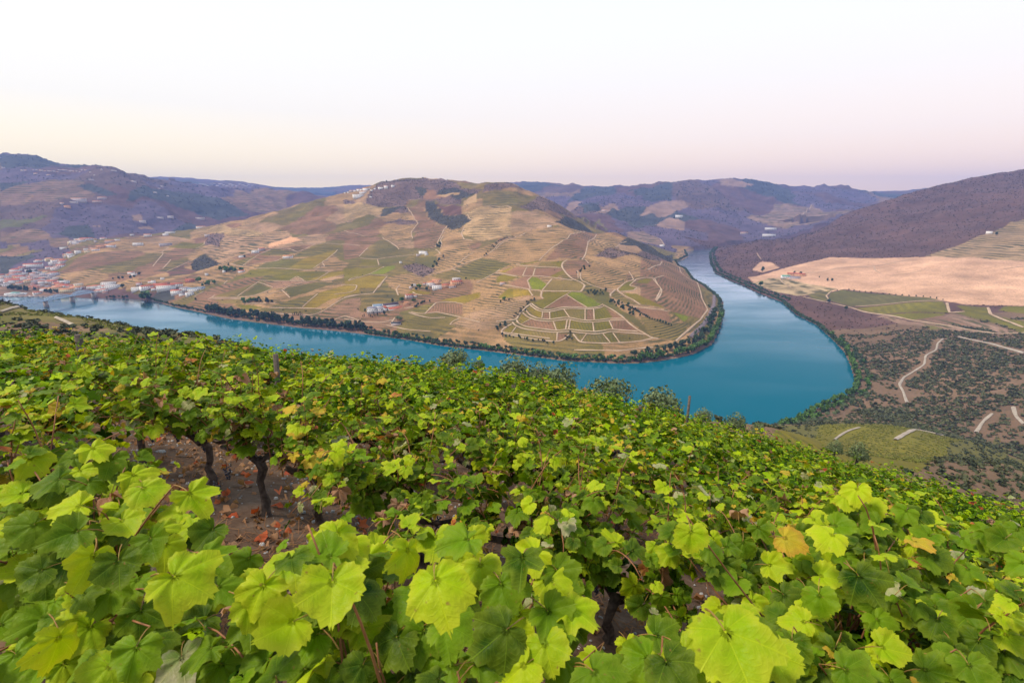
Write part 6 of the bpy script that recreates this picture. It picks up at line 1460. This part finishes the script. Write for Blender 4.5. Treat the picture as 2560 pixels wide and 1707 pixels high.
for q in (P1, P2):
    b = MB(); rz = math.atan2(_ax[1], _ax[0]); b.box(q + (0, 0, 4.6), (3.6, 9.5, 15.6), rz, taper=.82); b.box(q + (0, 0, 12.6), (4.4, 9.6, .5), rz); b.build('pier', M['stone'], bridge)
for q in (ends[0], ends[3]):
    MB().box(q + (0, 0, 5), (6, 9, 14), math.atan2(_ax[1], _ax[0])).build('abutment', M['stone'], bridge)

# white river cruise boat at the quay
M['boat'] = mat('boat_white', (.82, .82, .82), .35, .5); M['awning'] = mat('turquoise_awning', (.08, .52, .46), .6, .3)
_b0, _b1 = water_at('T', 20, 1010), water_at('T', 480, 1000); _bl = float(np.linalg.norm(_b1 - _b0)); _bc = (_b0 + _b1) / 2 + np.array([0, 5, 0])
boat = empty('river_boat', tuple(_bc), 'long white river boat with turquoise awning moored below the town', 'boat', None, math.atan2(_b1[1] - _b0[1], _b1[0] - _b0[0]))
L = _bl; b = MB(); hw = 5.0
out = [(-L / 2, 0), (-L / 2 + 5, -hw * .8), (-L / 2 + 10, -hw), (L / 2 - 3, -hw), (L / 2, -hw * .7), (L / 2, hw * .7), (L / 2 - 3, hw), (-L / 2 + 10, hw), (-L / 2 + 5, hw * .8)]
n = len(out); V = [(x * .98, y * .85, -.6) for x, y in out] + [(x, y, 1.9) for x, y in out]
b.add(V, [(i, (i + 1) % n, n + (i + 1) % n, n + i) for i in range(n)]); b.add([(0, 0, 1.9)] + [(x, y, 1.9) for x, y in out], f3=[(0, 1 + i, 1 + (i + 1) % n) for i in range(n)]); b.build('hull', M['boat'], boat)
MB().box((1, 0, 3.2), (L * .84, hw * 1.8, 2.6)).build('cabin', M['boat'], boat)
MB().box((2, 0, 5.6), (L * .74, hw * 1.7, 2.2)).build('upper_deck', M['boat'], boat)
for z_, l_, w_ in ((3.4, .82, 1.8), (5.7, .72, 1.7)):
    for k in range(14):
        MB().box((1 + (k - 6.5) * L * l_ / 14, -hw * w_ / 2 - .02, z_), (L * l_ / 14 * .72, .06, 1.0)).build('window', M['glass'], boat)
MB().box((0, 0, 8.2), (L * .34, hw * 1.5, .25)).build('awning', M['awning'], boat)
b = MB()
for sx in (-1, 1):
    for sy in (-1, 1): b.bar((sx * L * .16, sy * 3.4, 6.7), (sx * L * .16, sy * 3.4, 8.1), .15)
b.build('awning_posts', M['boat'], boat)
MB().box((-L * .36, 0, 5.6), (5, 6, 2.0), taper=.8).build('wheelhouse', M['boat'], boat)
def launch(x, y, ln, lab):
    q = water_at('T', x, y); r = empty('motor_launch', tuple(q), lab, 'boat', None, .15)
    b = MB(); o = [(-ln / 2, 0), (-ln / 4, -1.3), (ln / 2, -1.2), (ln / 2, 1.2), (-ln / 4, 1.3)]; V = [(a * .95, c * .7, -.3) for a, c in o] + [(a, c, .9) for a, c in o]
    b.add(V, [(i, (i + 1) % 5, 5 + (i + 1) % 5, 5 + i) for i in range(5)]); b.add([(0, 0, .8)] + [(a, c, .85) for a, c in o], f3=[(0, 1 + i, 1 + (i + 1) % 5) for i in range(5)]); b.build('hull', M['boat'], r)
    MB().box((ln * .1, 0, 1.6), (ln * .4, 2.0, 1.5), taper=.8).build('cabin', M['boat'], r)
launch(520, 1008, 9, 'small white launch just right of the long river boat'); launch(600, 1004, 11, 'white launch moored left of the bridge span below the town'); launch(680, 1000, 8, 'rightmost small launch moored before the riverside houses')
u_, v_ = sheet('H', [190, 1042]); t_, s_ = bearing(u_, v_); _yy = -EYE / s_[0]
q = np.array([t_[0] * _yy, _yy, 0]); r = empty('rowing_boat', tuple(q), 'small pale boat moored beside the big round green tree', 'boat', None, .5)
b = MB(); o = [(-3.5, 0), (-1.5, -1.1), (3, -.9), (3, .9), (-1.5, 1.1)]; V = [(a * .9, c * .6, -.2) for a, c in o] + [(a, c, .6) for a, c in o]
b.add(V, [(i, (i + 1) % 5, 5 + (i + 1) % 5, 5 + i) for i in range(5)]); b.build('hull', M['boat'], r); MB().box((.5, 0, .45), (.3, 1.9, .06)).build('thwart', M['boat'], r)
# quay wall below the town
_qs = resample(on_water([(-60,742),(20,742),(88,742.5),(150,743)]), 12)
b = MB()
for i in range(len(_qs) - 1):
    a_, c_ = _qs[i], _qs[i + 1]; b.bar((a_[0], a_[1] + 1.5, .6), (c_[0], c_[1] + 1.5, .6), 3, 2.6)
props(b.build('quay', M['stone']), 'low stone quay below the town', None, None, 'structure')

# ------------------------------------------------------------------ near things
def ray_point(u, v, y): t, s = bearing(u, v); return float(t) * y, y, EYE + float(s) * y
OLV = [(1136, 884, 40, 58, 'pale olive tree, leftmost above the vine crest'), (1195, 905, 20, 58, 'small olive bush right of the leftmost olive above the crest'), (1285, 910, 54, 60, 'broad olive tree over the crest, second big one from the left'), (1345, 925, 40, 60, 'olive tree touching the broad one on its right'), (1402, 938, 56, 60, 'tall olive tree at the middle of the crest row'), (1524, 966, 60, 58, 'roundest olive tree, alone against the teal water'),
 (1652, 996, 58, 54, 'flat topped olive tree right of the roundest one'), (1760, 1030, 26, 50, 'small olive top peeping over the crest right of the post'), (1840, 1047, 34, 50, 'olive top over the crest near the right shore'), (1893, 1066, 24, 48, 'rightmost small olive top above the crest'), (2090, 1112, 26, 40, 'pale bush at the crest before the lower vineyard, left one'), (2150, 1122, 34, 40, 'pale bush at the crest before the lower vineyard, right one')]
for (u, v, hw, y, lab) in OLV:
    x, y_, z = ray_point(u, v, y); g = float(near_height(np.array([x]), np.array([float(y)]))[0]); rad = hw / 1280 * y * 1.35
    root = empty('olive_tree', (x, y, g), lab, 'tree', 'olive trees below the vineyard crest', random.random() * 6)
    zc = z - g
    t = obj('trunk', _tm[0], root); t.scale = (3, 3, max(zc, .5) / .75)
    c = obj('crown', CROWN['olive'][int(u) % 5], root, (0, 0, zc - rad * .25)); c.scale = (rad, rad, rad * .95)
M['post'] = mottled('weathered_wood', (.06, .05, .045), (.16, .13, .11), 8, .9, .1, .5)
for (u, v, y, h, rad, lab) in [(1723, 990, 17, 2.5, .05, 'thin wooden post rising above the vines against the teal water'), (683, 880, 9.5, 1.7, .055, 'dark weathered stake among the vines left of the middle'), (188, 826, 12, 1.5, .09, 'thick dark stake end at the upper left of the vineyard'), (880 + 400, 905, 16, 2.1, .04, 'thin stake before the olive trees, left one'), (1287, 900, 18, 2.2, .04, 'thin stake before the olive trees, right one'), (1600, 998, 15, 2.0, .05, 'short stake among vines left of the tall post')]:
    x, y_, z = ray_point(u, v, y); g = nz(x, y)
    zt = max(z, g + 1.3) if y == 17 else g + 1.42
    b = MB().tube([(0, 0, -.2), (.01, 0, (zt - g) * .5), (.03, .02, zt - g)], [rad, rad * .95, rad * .9], 7)
    props(b.build('wooden_post', M['post'], None, (x, y, g)), lab, 'post', 'wooden posts in the vineyard')
# stones on the soil
M['stonegrey'] = mottled('schist_stone', (.20, .21, .22), (.36, .36, .36), 9, .85, .2, .4)
def stone_mesh(seed):
    r = np.random.default_rng(seed); n = 9; a = np.sort(r.uniform(0, 6.28, n)); R = r.uniform(.35, .55, n)
    lo = np.stack([R * np.cos(a), R * np.sin(a) * .7, np.full(n, -.2)], 1); up = lo * (.8, .8, 1); up[:, 2] = .2 + r.uniform(-.06, .06, n)
    return mesh_np('stone', np.vstack([lo, up, [[0, 0, .24]]]), [np.array([(i, (i + 1) % n, n + (i + 1) % n, n + i) for i in range(n)]), np.array([(n + i, n + (i + 1) % n, 2 * n) for i in range(n)])], M['stonegrey'])
SM = [stone_mesh(s) for s in range(5)]
def ground_hit(u, v):
    t, s = bearing(u, v); t, s = float(t), float(s); y = .3
    while y < 60:
        if EYE + s * y < nz(t * y, y): return t * y, y
        y += .01
    return None
for i, (u, v, w, lab) in enumerate([(612, 1395, 26, 'blocky grey stone on the soil between the two nearest vines'), (665, 1385, 20, 'smaller grey stone right of the blocky one on the soil'), (830, 1322, 18, 'pale flat stone below the reddish vine'), (1055, 1330, 22, 'grey stone pair on the soil behind the bright leaves, left'), (1082, 1325, 18, 'grey stone pair on the soil behind the bright leaves, right'), (400, 1130, 26, 'pale stone on the soil near the dark twisted trunks'), (330, 1190, 14, 'small pale stone among dry leaves at left'), (345, 1195, 12, 'tiny pale stone right of the small one at left'), (1750, 1495, 14, 'small pale stone beside the dark trunk at right'), (1728, 1555, 10, 'tiny pale stone above the yellow leaf, bottom right'), (1310, 1130, 20, 'flat grey stone in the gap behind the middle vines'), (20, 1660, 40, 'pale stone in the bottom left corner')]):
    p = ground_hit(u, v)
    if p:
        o = obj('stone', SM[i % 5], None, (p[0], p[1], nz(*p) + .01)); sz = w / 1280 * p[1]; o.scale = (sz * 1.1, sz, sz * .6); o.rotation_euler = (0, 0, i * 1.3); props(o, lab, 'stone', 'stones on the vineyard soil')
# litter: dry leaves, straw, gravel
_lr = np.random.default_rng(77)
def litter_spots(n, rmax):
    a = _lr.uniform(-1.25, 1.25, n) ; y = rmax * _lr.random(n) ** .7 + .4; return a * y, y
x, y = litter_spots(3000, 9.0); z = near_ground(x, y) + .035
P = np.stack([x, y, z], 1); N = unit(np.stack([_lr.normal(0, .6, len(x)), _lr.normal(0, .6, len(x)), np.ones(len(x))], 1)); T = unit(np.cross(N, _lr.standard_normal((len(x), 3))))
props(obj('fallen_leaves', foliage_mesh('fallen_leaves', P, N, T, _lr.uniform(.03, .075, len(x)), [('brown', 'brown', 'brown', 'red', 'brown', 'brown', 'brown')[i % 7] for i in range(len(x))], 9, [leaf_shape(500 + s, 9, 1, False, 3.0, False) for s in range(5)])), 'dry brown vine leaves fallen on the soil', None, None, 'stuff')
M['straw'] = mottled('dry_grass_stalks', (.12, .055, .028), (.27, .145, .07), 3, .9, .1)
x, y = litter_spots(30000, 10.0); k = fbm(x * 1.1, y * 1.1, 3) + _lr.uniform(-.25, .25, len(x)) > -.02; x, y = x[k], y[k]
z = near_ground(x, y) + .03 * fbm(x * 2.5, y * 2.5, 4) + .006; a = _lr.uniform(0, 6.28, len(x)); ln = _lr.uniform(.04, .16, len(x)); d = np.stack([np.cos(a) * ln, np.sin(a) * ln, _lr.uniform(-.01, .07, len(x))], 1); w = np.stack([-np.sin(a), np.cos(a), 0 * a], 1) * .0028
b0 = np.stack([x, y, z], 1); V = np.stack([b0 - w, b0 + w, b0 + d + w, b0 + d - w], 1).reshape(-1, 3)
props(obj('dry_grass', mesh_np('dry_grass', V, np.arange(len(V)).reshape(-1, 4), M['straw'])), 'reddish dry grass and stalks strewn on the soil', None, None, 'stuff')
x, y = litter_spots(2500, 9.0); z = near_ground(x, y) + .01
Vs, Fs, F3 = [], [], []; n0 = 0
for i in range(len(x)):
    s = _lr.uniform(.008, .028); n = 5; aa = np.sort(_lr.uniform(0, 6.28, n)); lo = np.stack([np.cos(aa) * s, np.sin(aa) * s * .8, np.full(n, -s * .2)], 1) + (x[i], y[i], z[i]); up = (lo - (x[i], y[i], z[i])) * (.7, .7, -3) + (x[i], y[i], z[i])
    Vs += [lo, up]; Fs += [(n0 + j, n0 + (j + 1) % n, n0 + n + (j + 1) % n, n0 + n + j) for j in range(n)]; F3 += [(n0 + n, n0 + n + 1, n0 + n + 2), (n0 + n, n0 + n + 2, n0 + n + 3), (n0 + n, n0 + n + 3, n0 + n + 4)]; n0 += 2 * n
props(obj('gravel', mesh_np('gravel', np.vstack(Vs), [np.array(Fs), np.array(F3)], M['stonegrey'])), 'small schist gravel on the soil', None, None, 'stuff')
